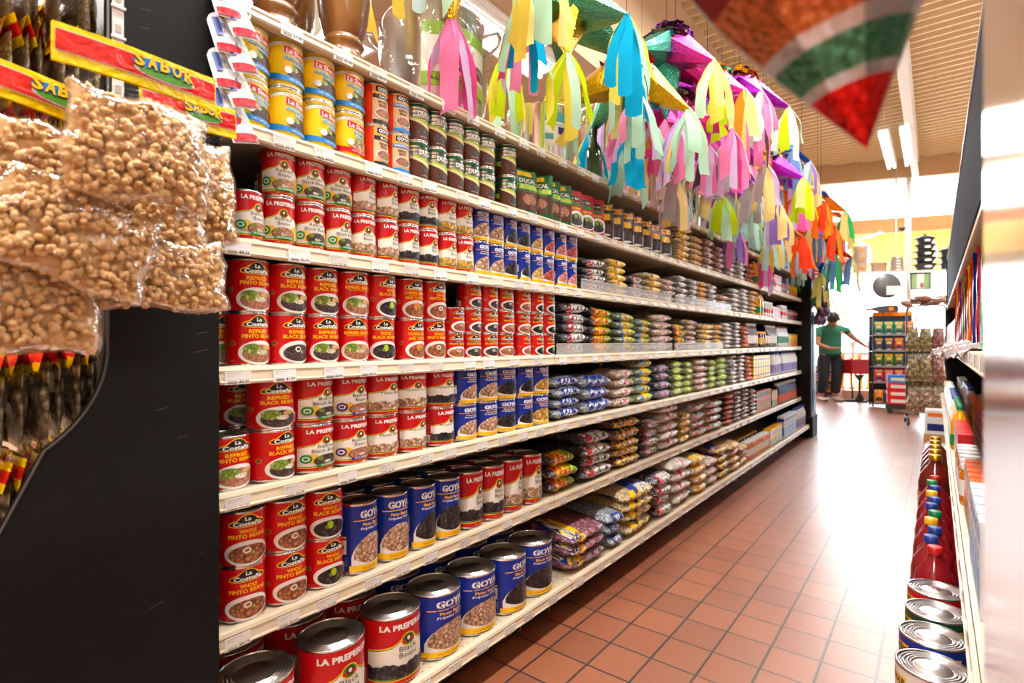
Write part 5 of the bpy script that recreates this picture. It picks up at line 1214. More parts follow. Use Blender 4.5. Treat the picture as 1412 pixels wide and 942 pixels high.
for sec, (key, st_) in enumerate((('obx', .09), ('mbx', .09), ('rbx', .095), ('obx', .09), ('mlk', .1), ('mbx', .1))): CNT['d'] = rgoods(1, 1.0+sec*1.0, 1.95+sec*1.0, key, st_, '', x=.20)
# thin upright bags standing edge-on on the eye-level shelf
for i in range(14):
    m = [p_gold, p_red, p_grn, p_pnk, p_blu, p_org][i % 6]
    if i == 0: EB = {}
    if i % 6 not in EB: EB[i % 6] = pouch_mesh(.15, .30, .03, m, art_dark, i)
    b, p = EB[i % 6]
    t = empty('food_pouch', (.125, 1.62+i*.165, SR[2][2]+.001), PI-.35-.02*i, label='thin upright %s bag on the right eye-level shelf, %s from the camera' % (('amber', 'red', 'green', 'pink', 'blue', 'orange')[i % 6], ORD[i]), cat='pouch', group='thin upright bags on the right shelf')
    ob('body', b, t); ob('printed_front', p, t)
# silver wrapped pack resting on the rail
t = empty('foil_pack', (.10, 2.2, SR[2][2]+.018), .1, label='crumpled silver plastic pack hanging over the right eye-level shelf edge', cat='packet')
mb = MB(); mb.grid(lambda u, v: Vector((-.085+.13*v, (u-.5)*.7, -.035*(1-v)**2+.012*math.sin(u*17+v*5)*.6+.008*math.sin(v*11+u*31))), 40, 10, noisy('crumpled_silver', (.62, .62, .64), (.9, .9, .92), 18, .18, .9, .7)); mb.build('wrapper', t)

# brushed steel cabinet side very close to the camera on the right
t = empty('steel_cabinet', (.024, .0, 0), label='out-of-focus shiny steel cabinet edge filling the right side of the photo', cat='cabinet')
mb = MB(); mb.box((.15, -.03, 1.25), (.30, .98, 2.5), noisy('brushed_steel', (.70, .69, .70), (.80, .79, .80), 3, .17, 0, 1.0, (1, 1, 14)), bev=.004); mb.build('side_panel', t)
mb = MB(); mb.box((.150, -.03, 2.52), (.31, .99, .03), steel, bev=.004); mb.build('top_cap', t)

# blurred red, green and brown cone hanging right in front of the camera
t = empty('star_pinata', (-.033, .393, 1.128), 0, label='blurred brown, green and red foil cone hanging close at the top right', cat='piñata')
tip = Vector((0, 0, 0)); d = Vector((-.019, -.014, .0906)).normalized(); e_ = d.orthogonal().normalized(); g_ = d.cross(e_)
seg = [(0, .0005, None), (.036, .022, FO['red']), (.042, .026, FO['silver']), (.060, .037, FO['green']), (.068, .042, FO['silver']), (.080, .049, FO['copper']), (.105, .062, FO['copper']), (.13, .072, mat('foil_wine', hexc('#7A1018'), .3, .5)), (.17, .074, FO['green']), (.20, .05, FO['copper'])]
mb = MB()
for (a, ra, _), (b, rb, m) in zip(seg, seg[1:]):
    n = 16; vs = [tip+d*q+(e_*math.cos(2*PI*k/n)+g_*math.sin(2*PI*k/n))*r_*(1+.04*(k % 2)) for q, r_ in ((a, ra), (b, rb)) for k in range(n)]
    mb.add(vs, [(k, (k+1) % n, n+(k+1) % n, n+k) for k in range(n)], m)
mb.build('foil_cone', t)
mb = MB(); tt = tip+d*.16; mb.tube([tt, Vector((tt.x, tt.y, 3.0))], .001, inkm, 5); mb.build('hanging_string', t)

# ------------------------------------------------------------------ storefront
ANG = math.radians(18.6); EX = Vector((math.cos(ANG), math.sin(ANG), 0)); NY = Vector((-math.sin(ANG), math.cos(ANG), 0))
SF = Vector((-.5, 11.9, 0)); RZ = Matrix.Rotation(ANG, 4, 'Z')
def sp(s, o, z): return SF+EX*s+NY*o+Vector((0, 0, z))
alum = mat('white_aluminium', (.78, .76, .73), .4)
mb = MB(); mb.box(sp(-.25, 0, 4.18), (11.4, .12, .5), mat('soffit_beige', hexc('#CDB08C'), .6), RZ); struct('wall_front', mb)
mb = MB(); mb.box(sp(-.25, 0, .09), (11.4, .14, .18), mat('sill_paint', hexc('#B8907A'), .6), RZ); struct('trim_3', mb)
pane = clear_film('window_glass', .03, (.97, .99, 1), 1, .02, .0)
for i, s in enumerate((-5.6, -3.75, -1.85, .12, 2.2, 4.2)):
    t = empty('window_%d' % (i+1), sp(s, 0, 0), ANG, kind='structure')
    mb = MB(); mb.box((0, 0, 2.05), (.07, .10, 3.75), alum); mb.build('mullion', t)
    if i < 5:
        L = (-3.75, -1.85, .12, 2.2, 4.2)[i]-s
        mb = MB(); mb.box((L/2, .0, 2.05), (L-.08, .008, 3.72), pane); mb.build('pane', t)
# outdoors
mb = MB(); mb.box((0, 33, -.12), (80, 44, .1), noisy('concrete_paving', (.5, .49, .46), (.62, .6, .57), 2, .8)); o = mb.build('sidewalk'); o['kind'] = 'structure'
t = empty('street_tree', (-5.2, 40, -.07), label='hazy leafy tree beyond the storefront glass', cat='tree')
mb = MB(); mb.tube([(0, 0, 0), (.1, 0, 1.2), (0, .1, 2.4), (.2, 0, 3.4)], [.14, .12, .1, .05], noisy('bark', (.15, .1, .07), (.25, .18, .12), 8, .9), 8); mb.build('trunk', t)
rnd = random.Random(5); mb = MB(); lf = mat('leaf_green', (.10, .16, .06), .6)
for i in range(900):
    d = Vector((rnd.gauss(0, 1), rnd.gauss(0, 1), rnd.gauss(0, 1))).normalized()*rnd.uniform(.5, 1.5); p = Vector((d.x*1.1, d.y, 3.1+d.z*.9)); a = Vector((rnd.uniform(-1, 1), rnd.uniform(-1, 1), rnd.uniform(-1, 1))).normalized()*.12; b = a.orthogonal().normalized()*.07
    mb.add([p-a, p+b, p+a, p-b], [(0, 1, 2, 3)], lf)
o = mb.build('foliage', t); o['kind'] = 'stuff'
# backlit fascia sign outside, read from behind
t = empty('fascia_sign', sp(.0, 1.1, 2.35), ANG, label='yellow letter sign under an orange beam outside the window, seen from behind', cat='sign')
mb = MB(); mb.box((-.1, 0, .93), (5.2, .35, .26), mat('orange_fascia', hexc('#D88A50'), .6)); mb.build('beam', t)
mb = MB(); mb.box((-.1, 0, .38), (5.2, .03, .82), tissue('sign_cream', '#F2D488')); mb.build('sign_panel', t)
for ch_, cx in (('I', -1.05), ('E', -.68), ('C', -.30), ('O', .78), ('N', -1.6)):
    vs, fs = text_mesh(ch_, .04, 0); mb = MB()
    w_ = .3 if ch_ != 'I' else .1
    top_ = [Vector((cx-x*w_, -.05, .38+y*.55)) for x, y in vs]; mb.add(top_, fs, mat('letter_white', (.85, .85, .8), .5)); mb.build('letter', t)

# display shelf of pots in the window
def on_shelf(x, off=0.0): return Vector((x, 11.55+.337*(x+.5)+off, 0))
PZ2 = 2.225
t = empty('display_shelf', (-.45, 11.567, PZ2), ANG, label='long white display shelf of cookware hung across the storefront window', cat='shelf')
mb = MB(); mb.box((0, 0, -.0125), (3.6, .34, .025), mat('shelf_white_pink', hexc('#D8C4BC'), .4), bev=.003); mb.build('plank', t)
for s in (-1.7, -.05, 1.7):
    mb = MB(); mb.tube([(s, .16, 0), (s, .16, 1.9)], .012, alum, 8); mb.build('hanging_rod', t)
def cook(u_, x, z, r, h, m, label, grp=None, lid=False, flare=1.0, hm=None):
    p = on_shelf(x); t = empty('cooking_pot', (p.x, p.y, z), ANG, label=label, cat='pot', group=grp)
    mb = MB(); mb.lathe([(.0001, 0), (r*.86*flare, 0), (r*.93*flare, .01), (r, h-.006), (r*1.03, h), (r*.96, h), (r*.9*flare, .015), (.0001, .015)], m, 28); mb.build('body', t)
    for s in (-1, 1):
        mb = MB(); mb.tube([(s*r*.97, -.03, h*.8), (s*(r+.016), -.03, h*.86), (s*(r+.022), 0, h*.88), (s*(r+.016), .03, h*.86), (s*r*.97, .03, h*.8)], .007, hm or m, 6); mb.build('handle', t)
    A = Art(lambda s, zz, l: Vector((r*1.004*math.sin(s), -r*1.004*math.cos(s)-.0004*l, zz*h)), .2); A.ellipse(mat('flower_decal', hexc('#C07830'), .4) if not flare < 1 else white, 0, .5, .35, .2, 8); A.mb.build('decal', t)
    if lid:
        mb = MB(); mb.lathe([(r*1.02, h+.001), (r*.7, h+.03), (.02, h+.045), (.015, h+.06), (.03, h+.07), (.0001, h+.075)], m, 24); mb.build('lid', t)
cpot = mat('enamel_cream', hexc('#B8A898'), .3); bpot = mat('enamel_black', (.035, .04, .045), .3); rpot = mat('enamel_rose', hexc('#A86A60'), .35); gpot = mat('enamel_olive', hexc('#7A7A58'), .35)
for i in range(3): cook(0, -1.06, PZ2+.001+i*.156, .112, .155, cpot, 'cream enamel pot, %s of a stack of three in the window' % ('lowest', 'middle', 'topmost')[i], 'stack of three cream pots')
cook(0, -.79, PZ2+.001, .126, .165, cpot, 'single wide cream pot between stacks on the window shelf')
for i in range(5): cook(0, -.533, PZ2+.001+i*.051, .118-.006*i, .05, cpot, 'shallow cream pan, %s of five in the short stack' % ('lowest', 'second', 'middle', 'fourth', 'topmost')[i], 'stack of five cream pans', flare=.9)
for i in range(5): cook(0, -.145, PZ2+.001+i*.112, .165-.008*i, .11, bpot, 'black flared pan, %s of the tall stack of five' % ('lowest', 'second', 'middle', 'fourth', 'topmost, lidded')[i], 'tall stack of black pans', i == 4, .72, rpot)
for i in range(3): cook(0, .18, PZ2+.001+i*.112, .13, .11, bpot, 'black pot, %s of the stack at the right end' % ('lowest', 'middle', 'topmost')[i], 'right stack of black pots', i == 2, .85)
cook(0, -1.31, PZ2+.001, .098, .15, mat('enamel_mauve', hexc('#8A6A68'), .35), 'mauve pot under a round kettle on the window shelf')
t = empty('kettle', (on_shelf(-1.31).x, on_shelf(-1.31).y, PZ2+.152), ANG, label='rose kettle with hoop handle standing on the mauve pot', cat='kettle')
mb = MB(); mb.lathe([(.0001, 0), (.08, 0), (.10, .05), (.08, .11), (.03, .15), (.012, .17), (.0001, .18)], rpot, 24); mb.build('body', t)
mb = MB(); mb.tube([(.06+.06*math.cos(a), 0, .14+.07*math.sin(a)) for a in [i*PI/6 for i in range(-3, 9)]], .006, bpot, 6); mb.build('handle', t)
mb = MB(); mb.tube([(-.08, 0, .06), (-.12, 0, .10), (-.135, 0, .13)], [.016, .012, .009], rpot, 8); mb.build('spout', t)
for i in range(2): cook(0, -1.56, PZ2+.001+i*.13, .09, .128, gpot, 'olive pot, %s of two at the left end of the window shelf' % ('lower', 'upper')[i], 'pair of olive pots', i == 1)
# round mirror, framed picture, dome camera
t = empty('round_mirror', (-.66, 11.30, 1.965), ANG, label='round grey convex mirror hanging under the window shelf', cat='mirror')
mb = MB(); tf = Matrix.Rotation(PI/2, 4, 'X'); mb.lathe([(.0001, .05), (.10, .042), (.17, .02), (.205, 0)], mat('mirror_grey', (.12, .125, .135), .35, .2), 36, tf); mb.build('mirror_face', t)
mb = MB(); mb.lathe([(.205, 0), (.212, .004), (.212, -.012), (.0001, -.02)], mat('rubber_dark', (.05, .05, .05), .5), 36, tf); mb.build('rim', t)
mb = MB(); mb.tube([(0, -.01, .2), (0, -.01, .222)], .006, bpot, 6); mb.build('hook', t)
mb = MB(); mb.box((.08, -.055, -.08), (.2, .003, .15), white); mb.build('price_card', t)
t = empty('framed_picture', (-.20, 11.42, 2.03), ANG, label='small framed picture with green and cream panels hung below the shelf', cat='picture')
mb = MB(); 
for a, b in (((0, 0, .135), (.30, .02, .02)), ((0, 0, -.135), (.30, .02, .02)), ((.14, 0, 0), (.02, .02, .26)), ((-.14, 0, 0), (.02, .02, .26))): mb.box(a, b, bpot)
mb.build('frame', t)
mb = MB(); mb.box((0, .004, 0), (.27, .006, .26), mat('label_sage', hexc('#8AB078'), .5)); mb.box((0, .0, .0), (.1, .004, .24), cream); mb.box((.02, -.003, -.07), (.05, .003, .08), rpot); mb.build('print', t)
mb = MB(); mb.tube([(-.1, 0, .14), (0, 0, .185), (.1, 0, .14)], .003, bpot, 5); mb.build('hanging_cord', t)
t = empty('dome_camera', (-.45, 11.3, 2.93), label='small dark dome camera beside the window post', cat='camera')
mb = MB(); mb.lathe([(.0001, -.05), (.03, -.042), (.05, -.01), (.052, .01), (.03, .02)], bpot, 20); mb.build('dome', t)
mb = MB(); mb.tube([(0, 0, .02), (.02, .1, .03), (.07, .62, .03)], .006, alum, 6); mb.build('arm', t)

# ------------------------------------------------------------------ display racks near the storefront
def rack_bag(x, y, z, w_, h_, m, label, grp, rz=0, art=None):
    k = ('rb', m.name, w_, h_)
    if k not in BM: BM[k] = pouch_mesh(w_, h_, .05, m, art or art_dark, 3)
    b, p = BM[k]; t = empty('snack_packet', (x, y, z), -PI/2+rz, label=label, cat='packet', group=grp); ob('body', b, t); ob('printed_front', p, t)
t = empty('chip_rack', (-.52, 10.05, 0), .25, label='tall black wire rack of snack packets near the storefront', cat='rack')
blkm = mat('black_steel', (.02, .02, .022), .4)
for sx in (-.27, .27):
    for sy in (-.13, .13): mb = MB(); mb.tube([(sx, sy, .02), (sx, sy, 1.42)], .011, blkm, 6); mb.build('post', t)
for z in (.06, .38, .62, .86, 1.10): mb = MB(); mb.box((0, 0, z), (.55, .27, .012), blkm); mb.box((0, -.135, z+.012), (.55, .006, .03), mat('rack_rail', (.25, .27, .3), .4)); mb.build('wire_shelf', t)
mb = MB(); mb.box((0, .142, .72), (.55, .006, 1.38), mat('rack_back', hexc('#2A3448'), .6)); mb.build('back_board', t)
mb = MB(); mb.box((0, 0, 1.43), (.5, .02, .06), FO['orange']); mb.build('header_board', t)
rows_ = [(1.115, ['#2A9A80', '#2A9A80', '#2A9A80', '#E04830'], 'teal and red'), (.875, ['#3A4A6A', '#3A4A6A', '#D85838', '#2858A8'], 'navy'), (.635, ['#3C6A30', '#7A9A28', '#4A7A38', '#2A3A7A'], 'green'), (.395, ['#C83A68', '#D84A78', '#C83A68', '#D84A78'], 'pink'), (.075, ['#E08828', '#2A4A88', '#E0A030', '#C83A30'], 'orange')]
for j, (z, cs, nm) in enumerate(rows_):
    for i, c in enumerate(cs):
        m = film_print('rack_'+c[1:], hexc(c)); lx = -.19+.128*i
        rack_bag(-.52+lx*math.cos(.25)+.02, 10.05+lx*math.sin(.25)-.05, z, .12, .20, m, '%s snack packet, %s from left on the %s tier of the black rack' % (nm, ORD[i], ORD[4-j]), 'packets on the black rack', .25)
t = empty('bottle_sign', (-.62, 9.86, 1.50), .25, label='flat bottle-shaped advertising sign lying on top of the black rack', cat='sign')
mb = MB(); mb.prism([(-.22, -.02), (-.12, -.025), (-.05, -.05), (.18, -.055), (.2, 0), (.18, .055), (-.05, .05), (-.12, .025), (-.22, .02)], -.004, .004, mat('sign_slate', hexc('#4A4A58'), .4), Matrix.Rotation(PI/2, 4, 'X')); mb.build('board', t)
mb = MB(); mb.box((.1, -.007, 0), (.06, .003, .06), FO['orange']); mb.box((-.16, -.007, 0), (.04, .003, .03), FO['orange']); mb.build('badge', t)
mb = MB(); mb.tube([(.0, .01, -.05), (.0, .1, -.10)], .006, blkm, 6); mb.build('stem', t)
# red and white cases on a black dolly
t = empty('floor_dolly', (-.36, 9.45, .0), .1, label='low black dolly under the red and white fruit boxes', cat='dolly')
mb = MB(); mb.box((0, 0, .09), (.42, .34, .07), blkm, bev=.01); mb.build('platform', t)
for sx in (-.16, .16):
    for sy in (-.12, .12): mb = MB(); mb.lathe([(.0001, -.012), (.028, -.012), (.03, 0), (.028, .012), (.0001, .012)], blkm, 14, Matrix.Translation((sx, sy, .030)) @ Matrix.Rotation(PI/2, 4, 'X')); mb.build('caster', t)
for i in range(4):
    plain_box(-.36, 9.45, .126+i*.102, .38, .30, .10, red if i < 3 else sky, wcard, '%s fruit box, %s on the black dolly' % ('red and white' if i < 3 else 'blue and white', ('lowest', 'second up', 'third up', 'topmost')[i]), .1, 'fruit_box', 'box', 'fruit boxes on the dolly')
# rolling rack of hanging brown bags
t = empty('rolling_rack', (-.09, 8.25, 0), .12, label='black wheeled rack hung with clear bags of dried chillies', cat='rack')
for sx in (-.19, .19):
    mb = MB(); mb.tube([(sx, 0, .07), (sx, 0, 1.40), (sx*.9, 0, 1.44), (0, 0, 1.45)], .011, blkm, 8); mb.build('frame_tube', t)
    mb = MB(); mb.tube([(sx, -.18, .08), (sx, .18, .08)], .012, blkm, 8); mb.build('foot', t)
    for sy in (-.17, .17): mb = MB(); mb.lathe([(.0001, -.012), (.036, -.012), (.038, 0), (.036, .012), (.0001, .012)], blkm, 14, Matrix.Translation((sx, sy, .038)) @ Matrix.Rotation(PI/2, 4, 'Y')); mb.build('caster', t)
for z in (.14, .20, .55, .88, 1.18): mb = MB(); mb.tube([(-.19, 0, z), (.19, 0, z)], .006, blkm, 6); mb.build('crossbar', t)
chl = [grain('dried_green_chili', (.25, .2, .08), .03, (.6, .5, .25), .35, .3, 1.0, True), grain('dried_red_chili', (.28, .09, .08), .03, (.6, .3, .25), .35, .3, 1.0, True), grain('dried_brown', (.3, .18, .1), .025, (.7, .52, .35), .35, .3, 1.0, True)]
def clear_bag(x, y, z, w_, h_, m, label, grp, seed):
    t = empty('clear_bag', (x, y, z), .12, label=label, cat='bag', group=grp); rnd = random.Random(seed)
    f = lambda s: (lambda u, v: Vector(((u-.5)*w_*(.65+.45*v), s*.045*math.sin(PI*u)**.5*math.sin(PI*(.1+.85*v))*(1+.25*math.sin(v*14+u*9+seed)), -v*h_)))
    mb = MB(); mb.grid(f(1), 10, 12, m); mb.grid(f(-1), 10, 12, m); mb.build('filled_body', t)
    mb = MB(); mb.grid(lambda u, v: Vector(((u-.5)*w_*.8, .004*math.sin(u*12), .06*v)), 6, 2, crimp); mb.build('gathered_top', t)
i = 0
for zr, hh in ((1.17, .28), (.98, .28), (.80, .27), (.62, .27), (.40, .26)):
    for cx in (-.12, -.005, .11):
        i += 1; kk = 1 if (cx > .0 and zr > .7) else (0 if zr > .45 else 2)
        for dy in (-.062+.12*((i-1)//3 % 2),): clear_bag(-.09+cx*1.05, 8.25+dy+cx*.12, zr, .15, hh, chl[kk], 'clear bag of %s chillies, %s column, %s row from top' % (('green-brown', 'dark red', 'tan')[kk], ('left', 'middle', 'right')[int((cx+.13)/.11)], ORD[(i-1)//3]), 'clear bags on the wheeled rack', i)
for k in range(7):
    t = empty('clear_bag', (-.28+.075*k, 8.20+.03*(k % 2), 1.47+.03*(k % 3)), .3*k, label='reddish clear bag in the heap on top of the wheeled rack, %s from left' % ORD[k], cat='bag', group='heap of bags on top of the wheeled rack')
    t.rotation_euler[1] = .4-.12*k
    b = bag_meshes('heap', .20, .12, .07, chl[2] if k % 2 else mat('bag_rosy', hexc('#B88878'), .35), [(-.2, .2, -.4, .8, p_red if k % 3 == 0 else p_white)], None, k); ob('body', b[0], t); ob('sealed_end', b[1], t); ob('printed_label', b[2], t)
# goods hanging on the far end cap
for k in range(8):
    t = empty('net_bag', (-.985+.035*(k % 3), 6.52+.03*(k % 2), 1.60-.09*(k//2)), .3*k, label='purple net bag hanging on the far end cap, %s row, %s side' % (ORD[k//2], ('left', 'right')[k % 2]), cat='bag', group='purple net bags on the end cap')
    mb = MB(); mb.lathe([(.004, 0), (.012, -.02), (.04, -.06), (.045, -.10), (.03, -.14), (.0001, -.15)], grain('purple_onions', hexc('#5A2A5A'), .03, hexc('#A880A8'), .3, .4, .8), 14); mb.build('net_body', t)
    mb = MB(); mb.tube([(0, 0, 0), (0, 0, .04)], .003, p_pnk, 5); mb.build('knot', t)
for k in range(3):
    t = empty('snack_packet', (-.99, 6.52, 1.86-.08*k), -.6, label='pinkish flat packet at the top of the far end cap, %s down' % ORD[k], cat='packet', group='pink packets on the end cap')
    mb = MB(); mb.box((0, 0, 0), (.012, .1, .075), p_pnk, bev=.004); mb.build('body', t); mb = MB(); mb.box((.008, 0, 0), (.002, .07, .03), white); mb.build('printed_front', t)
t = empty('poster', (-1.018, 6.54, .80), 0, label='tall narrow blue poster with fruit pictures on the far end cap', cat='poster')
mb = MB(); mb.box((0, 0, 0), (.004, .14, 1.05), mat('poster_blue', hexc('#6AA8D0'), .4)); mb.build('sheet', t)
A = Art(lambda s, z, l: Vector((.002+.0006*l, s*.07, z)), .5); A.ellipse(gold, 0, .3, .6, .09); A.ellipse(brown, .1, .08, .5, .08); A.ellipse(red, 0, -.15, .55, .07); A.ellipse(navy, -.1, -.35, .6, .06); A.mb.build('fruit_print', t)

# red basket on a black stand
t = empty('basket_stand', (-1.005, 10.74, 0), .66, label='black pedestal stand holding the red shopping basket', cat='stand')
mb = MB(); mb.tube([(0, 0, .06), (0, 0, .40)], .018, blkm, 8); mb.build('pedestal', t)
mb = MB(); mb.prism([(-.09, .455), (.09, .455), (.02, .36), (-.02, .36)], -.01, .01, blkm, Matrix.Rotation(PI/2, 4, 'X')); mb.build('top_gusset', t)
mb = MB(); mb.prism([(-.08, .03), (.08, .03), (.02, .14), (-.02, .14)], -.01, .01, blkm, Matrix.Rotation(PI/2, 4, 'X')); mb.build('base_gusset', t)
mb = MB(); mb.box((0, 0, .018), (.46, .06, .03), blkm, bev=.005); mb.box((0, 0, .018), (.05, .36, .028), blkm, bev=.005); mb.build('base_bar', t)
mb = MB(); mb.tube([(0, .19, .03), (.0, .21, .40), (.01, .21, .76)], .012, blkm, 6); mb.build('rear_post', t)
t = empty('shopping_basket', (-1.005, 10.74, .476), .66, label='red plastic shopping basket standing on the black pedestal', cat='basket')
rpl = mat('red_plastic', hexc('#C8283A'), .35)
mb = MB()
for k in range(5):
    z = .012+.05*k; w_ = .40+.02*k; d_ = .25+.02*k
    mb.box((0, -d_/2, z), (w_, .008, .040), rpl); mb.box((0, d_/2, z), (w_, .008, .040), rpl); mb.box((-w_/2, 0, z), (.008, d_, .040), rpl); mb.box((w_/2, 0, z), (.008, d_, .040), rpl)
mb.box((0, 0, .11), (.43, .28, .20), rpl, bev=.01); mb.box((0, 0, .216), (.50, .35, .014), rpl, bev=.004); mb.build('basket_body', t)
mb = MB(); mb.tube([(-.16, -.1, .225), (-.15, -.02, .30), (.0, .05, .29), (.15, -.02, .30), (.16, -.1, .225)], .006, steel, 6); mb.build('handle', t)

# flower and streamer stand, purple snack rack
t = empty('streamer_stand', (-1.05, 11.25, 0), ANG, label='table draped with orange and white streamers behind the red basket', cat='table')
mb = MB(); mb.box((0, 0, .80), (.62, .30, .05), mat('table_white', (.8, .76, .74), .5), bev=.008); mb.build('tabletop', t)
for sx in (-.28, .28):
    for sy in (-.12, .12): mb = MB(); mb.tube([(sx, sy, 0), (sx, sy, .78)], .014, alum, 6); mb.build('leg', t)
mb = MB(); mb.box((0, 0, .08), (.60, .28, .16), mat('plinth_pink', hexc('#D8A890'), .6), bev=.005); mb.build('plinth', t)
for i in range(9):
    mb = MB(); c = TI[('orange', 'white', 'orange', 'butter', 'orange', 'white', 'orange', 'red', 'orange')[i]]; x0 = -.29+.065*i
    mb.grid(lambda u, v: Vector((x0+(u-.5)*.06*(1-.2*v)+.012*math.sin(v*5+i), -.165-.01*math.sin(v*9+i*2), .78-.60*v)), 3, 10, c); mb.build('streamer', t)
def bouquet(x, y, cols, label, seed):
    rnd = random.Random(seed); t = empty('bouquet', (x, y, .826), label=label, cat='flowers')
    mb = MB(); mb.lathe([(.0001, 0), (.035, 0), (.03, .04), (.05, .16), (.055, .18)], white, 16); mb.build('wrapper', t)
    for i in range(8):
        a = i*2.4; q = .04+.015*(i % 3); z = .24+.05*(i % 4); p = Vector((q*math.cos(a), q*math.sin(a), z))
        mb = MB(); mb.tube([(0, 0, .1), (p.x*.6, p.y*.6, .18), p], .003, green, 5); mb.build('stem', t)
        mb = MB()
        for k in range(6):
            b_ = k*PI/3; dd = Vector((math.cos(b_), math.sin(b_), .7)).normalized(); sd_ = Vector((-math.sin(b_), math.cos(b_), 0))
            mb.add([p, p+dd*.02+sd_*.014, p+dd*.042, p+dd*.02-sd_*.014], [(0, 1, 2, 3)], cols[(i+k//3) % len(cols)])
        mb.build('blossom', t)
bouquet(-1.14, 11.16, [TI['white'], TI['pale']], 'tall white flowers in a white wrapper on the table', 1)
bouquet(-.90, 11.24, [TI['red'], TI['yellow'], TI['orange']], 'red and yellow flowers in a white wrapper on the table', 2)
t = empty('snack_rack', (-1.66, 10.97, 0), ANG, label='low wire rack of purple snack packets behind the person', cat='rack')
for z in (.03, .22, .41): mb = MB(); mb.box((0, 0, z), (.50, .20, .01), blkm); mb.build('wire_shelf', t)
for sx in (-.24, .24): mb = MB(); mb.tube([(sx, .09, 0), (sx, .09, .64)], .009, blkm, 6); mb.build('post', t)
pm = film_print('rack_purple', hexc('#7A3A9A')); pm2 = film_print('rack_magenta', hexc('#C83888'))
for j, z in enumerate((.036, .226, .416)):
    for i in range(3):
        lx = -.165+.165*i; rack_bag(-1.66+lx*.948+.01, 10.97+lx*.319-.04, z, .155, .175, (pm, pm2)[(i+j) % 2], '%s snack packet with yellow top, %s from left, %s tier of low rack' % (('purple', 'magenta')[(i+j) % 2], ORD[i], ('bottom', 'middle', 'top')[j]), 'packets on the low rack', ANG)
# ------------------------------------------------------------------ the person in the green polo shirt
def skin_mesh(name, verts, edges, radii, m, sub=2, root=0):
    me = bpy.data.meshes.new(name); me.from_pydata([Vector(v) for v in verts], edges, []); o = bpy.data.objects.new(name, me); COL.objects.link(o)
    bm = bmesh.new(); bm.from_mesh(me); sl = bm.verts.layers.skin.verify(); bm.verts.ensure_lookup_table()
    for i, v in enumerate(bm.verts):
        r = radii[i]; v[sl].radius = r if isinstance(r, tuple) else (r, r); v[sl].use_root = (i == root)
    bm.to_mesh(me); bm.free()
    md = o.modifiers.new('s', 'SKIN'); md.use_smooth_shade = True; md.branch_smoothing = .6
    o.modifiers.new('d', 'SUBSURF').levels = sub
    dg = bpy.context.evaluated_depsgraph_get(); dg.update()
    out = bpy.data.meshes.new_from_object(o.evaluated_get(dg)); bpy.data.objects.remove(o)
    out.materials.clear(); out.materials.append(m)
    for p in out.polygons: p.use_smooth = True
    out.name = name
    return out
skinm = mat('skin', hexc('#B07A58'), .5); polo = noisy('polo_green', hexc('#1E6A52'), hexc('#24755C'), 40, .75); jean = noisy('dark_denim', hexc('#171A26'), hexc('#20242F'), 60, .8)
hairm = mat('hair_black', (.012, .01, .01), .5); shoe = mat('shoe_tan', hexc('#B8A894'), .6)
# figure frame: x = to his left as we see it on the right, y away from the camera, z up. origin on the floor
P0 = empty('person', (-1.42, 10.60, 0), .60, label='person in green polo shirt and dark jeans, head bowed, reaching toward the red basket', cat='person'); P0.scale = (1.28, 1.22, .97)
J = {'pelvis': (0, 0, .84), 'belly': (-.005, -.005, .98), 'chest': (-.01, -.03, 1.15), 'upper': (-.015, -.06, 1.27), 'neck': (-.03, -.11, 1.345), 'head0': (-.045, -.16, 1.385), 'head1': (-.05, -.19, 1.43),
 'hipL': (.085, 0, .80), 'kneeL': (.085, -.02, .44), 'ankL': (.075, .02, .08), 'heelL': (.075, .03, .045), 'toeL': (.09, -.13, .035),
 'hipR': (-.085, 0, .80), 'kneeR': (-.095, -.03, .44), 'ankR': (-.105, .02, .08), 'heelR': (-.105, .03, .045), 'toeR': (-.12, -.13, .035),
 'shL': (.155, -.055, 1.255), 'elL': (.265, -.08, 1.10), 'wrL': (.385, -.11, .97), 'haL': (.435, -.12, .935),
 'shR': (-.185, -.06, 1.25), 'elR': (-.23, -.14, 1.0), 'wrR': (-.13, -.30, .92), 'haR': (-.08, -.34, .93)}
names = list(J); idx = {n: i for i, n in enumerate(names)}
E_ = [('pelvis', 'belly'), ('belly', 'chest'), ('chest', 'upper'), ('upper', 'neck'), ('neck', 'head0'), ('head0', 'head1'), ('pelvis', 'hipL'), ('hipL', 'kneeL'), ('kneeL', 'ankL'), ('ankL', 'heelL'), ('heelL', 'toeL'), ('pelvis', 'hipR'), ('hipR', 'kneeR'), ('kneeR', 'ankR'), ('ankR', 'heelR'), ('heelR', 'toeR'), ('upper', 'shL'), ('shL', 'elL'), ('elL', 'wrL'), ('wrL', 'haL'), ('upper', 'shR'), ('shR', 'elR'), ('elR', 'wrR'), ('wrR', 'haR')]
R_ = {'pelvis': (.11, .09), 'belly': (.11, .09), 'chest': (.135, .105), 'upper': (.11, .075), 'neck': .05, 'head0': .065, 'head1': .085, 'hipL': .085, 'kneeL': .056, 'ankL': .038, 'heelL': .038, 'toeL': .028, 'hipR': .085, 'kneeR': .056, 'ankR': .038, 'heelR': .038, 'toeR': .028,
 'shL': .055, 'elL': .041, 'wrL': .026, 'haL': (.036, .018), 'shR': .055, 'elR': .041, 'wrR': .026, 'haR': (.036, .018)}
verts = [J[n] for n in names]; edges = [(idx[a], idx[b]) for a, b in E_]; rad = [R_[n] for n in names]
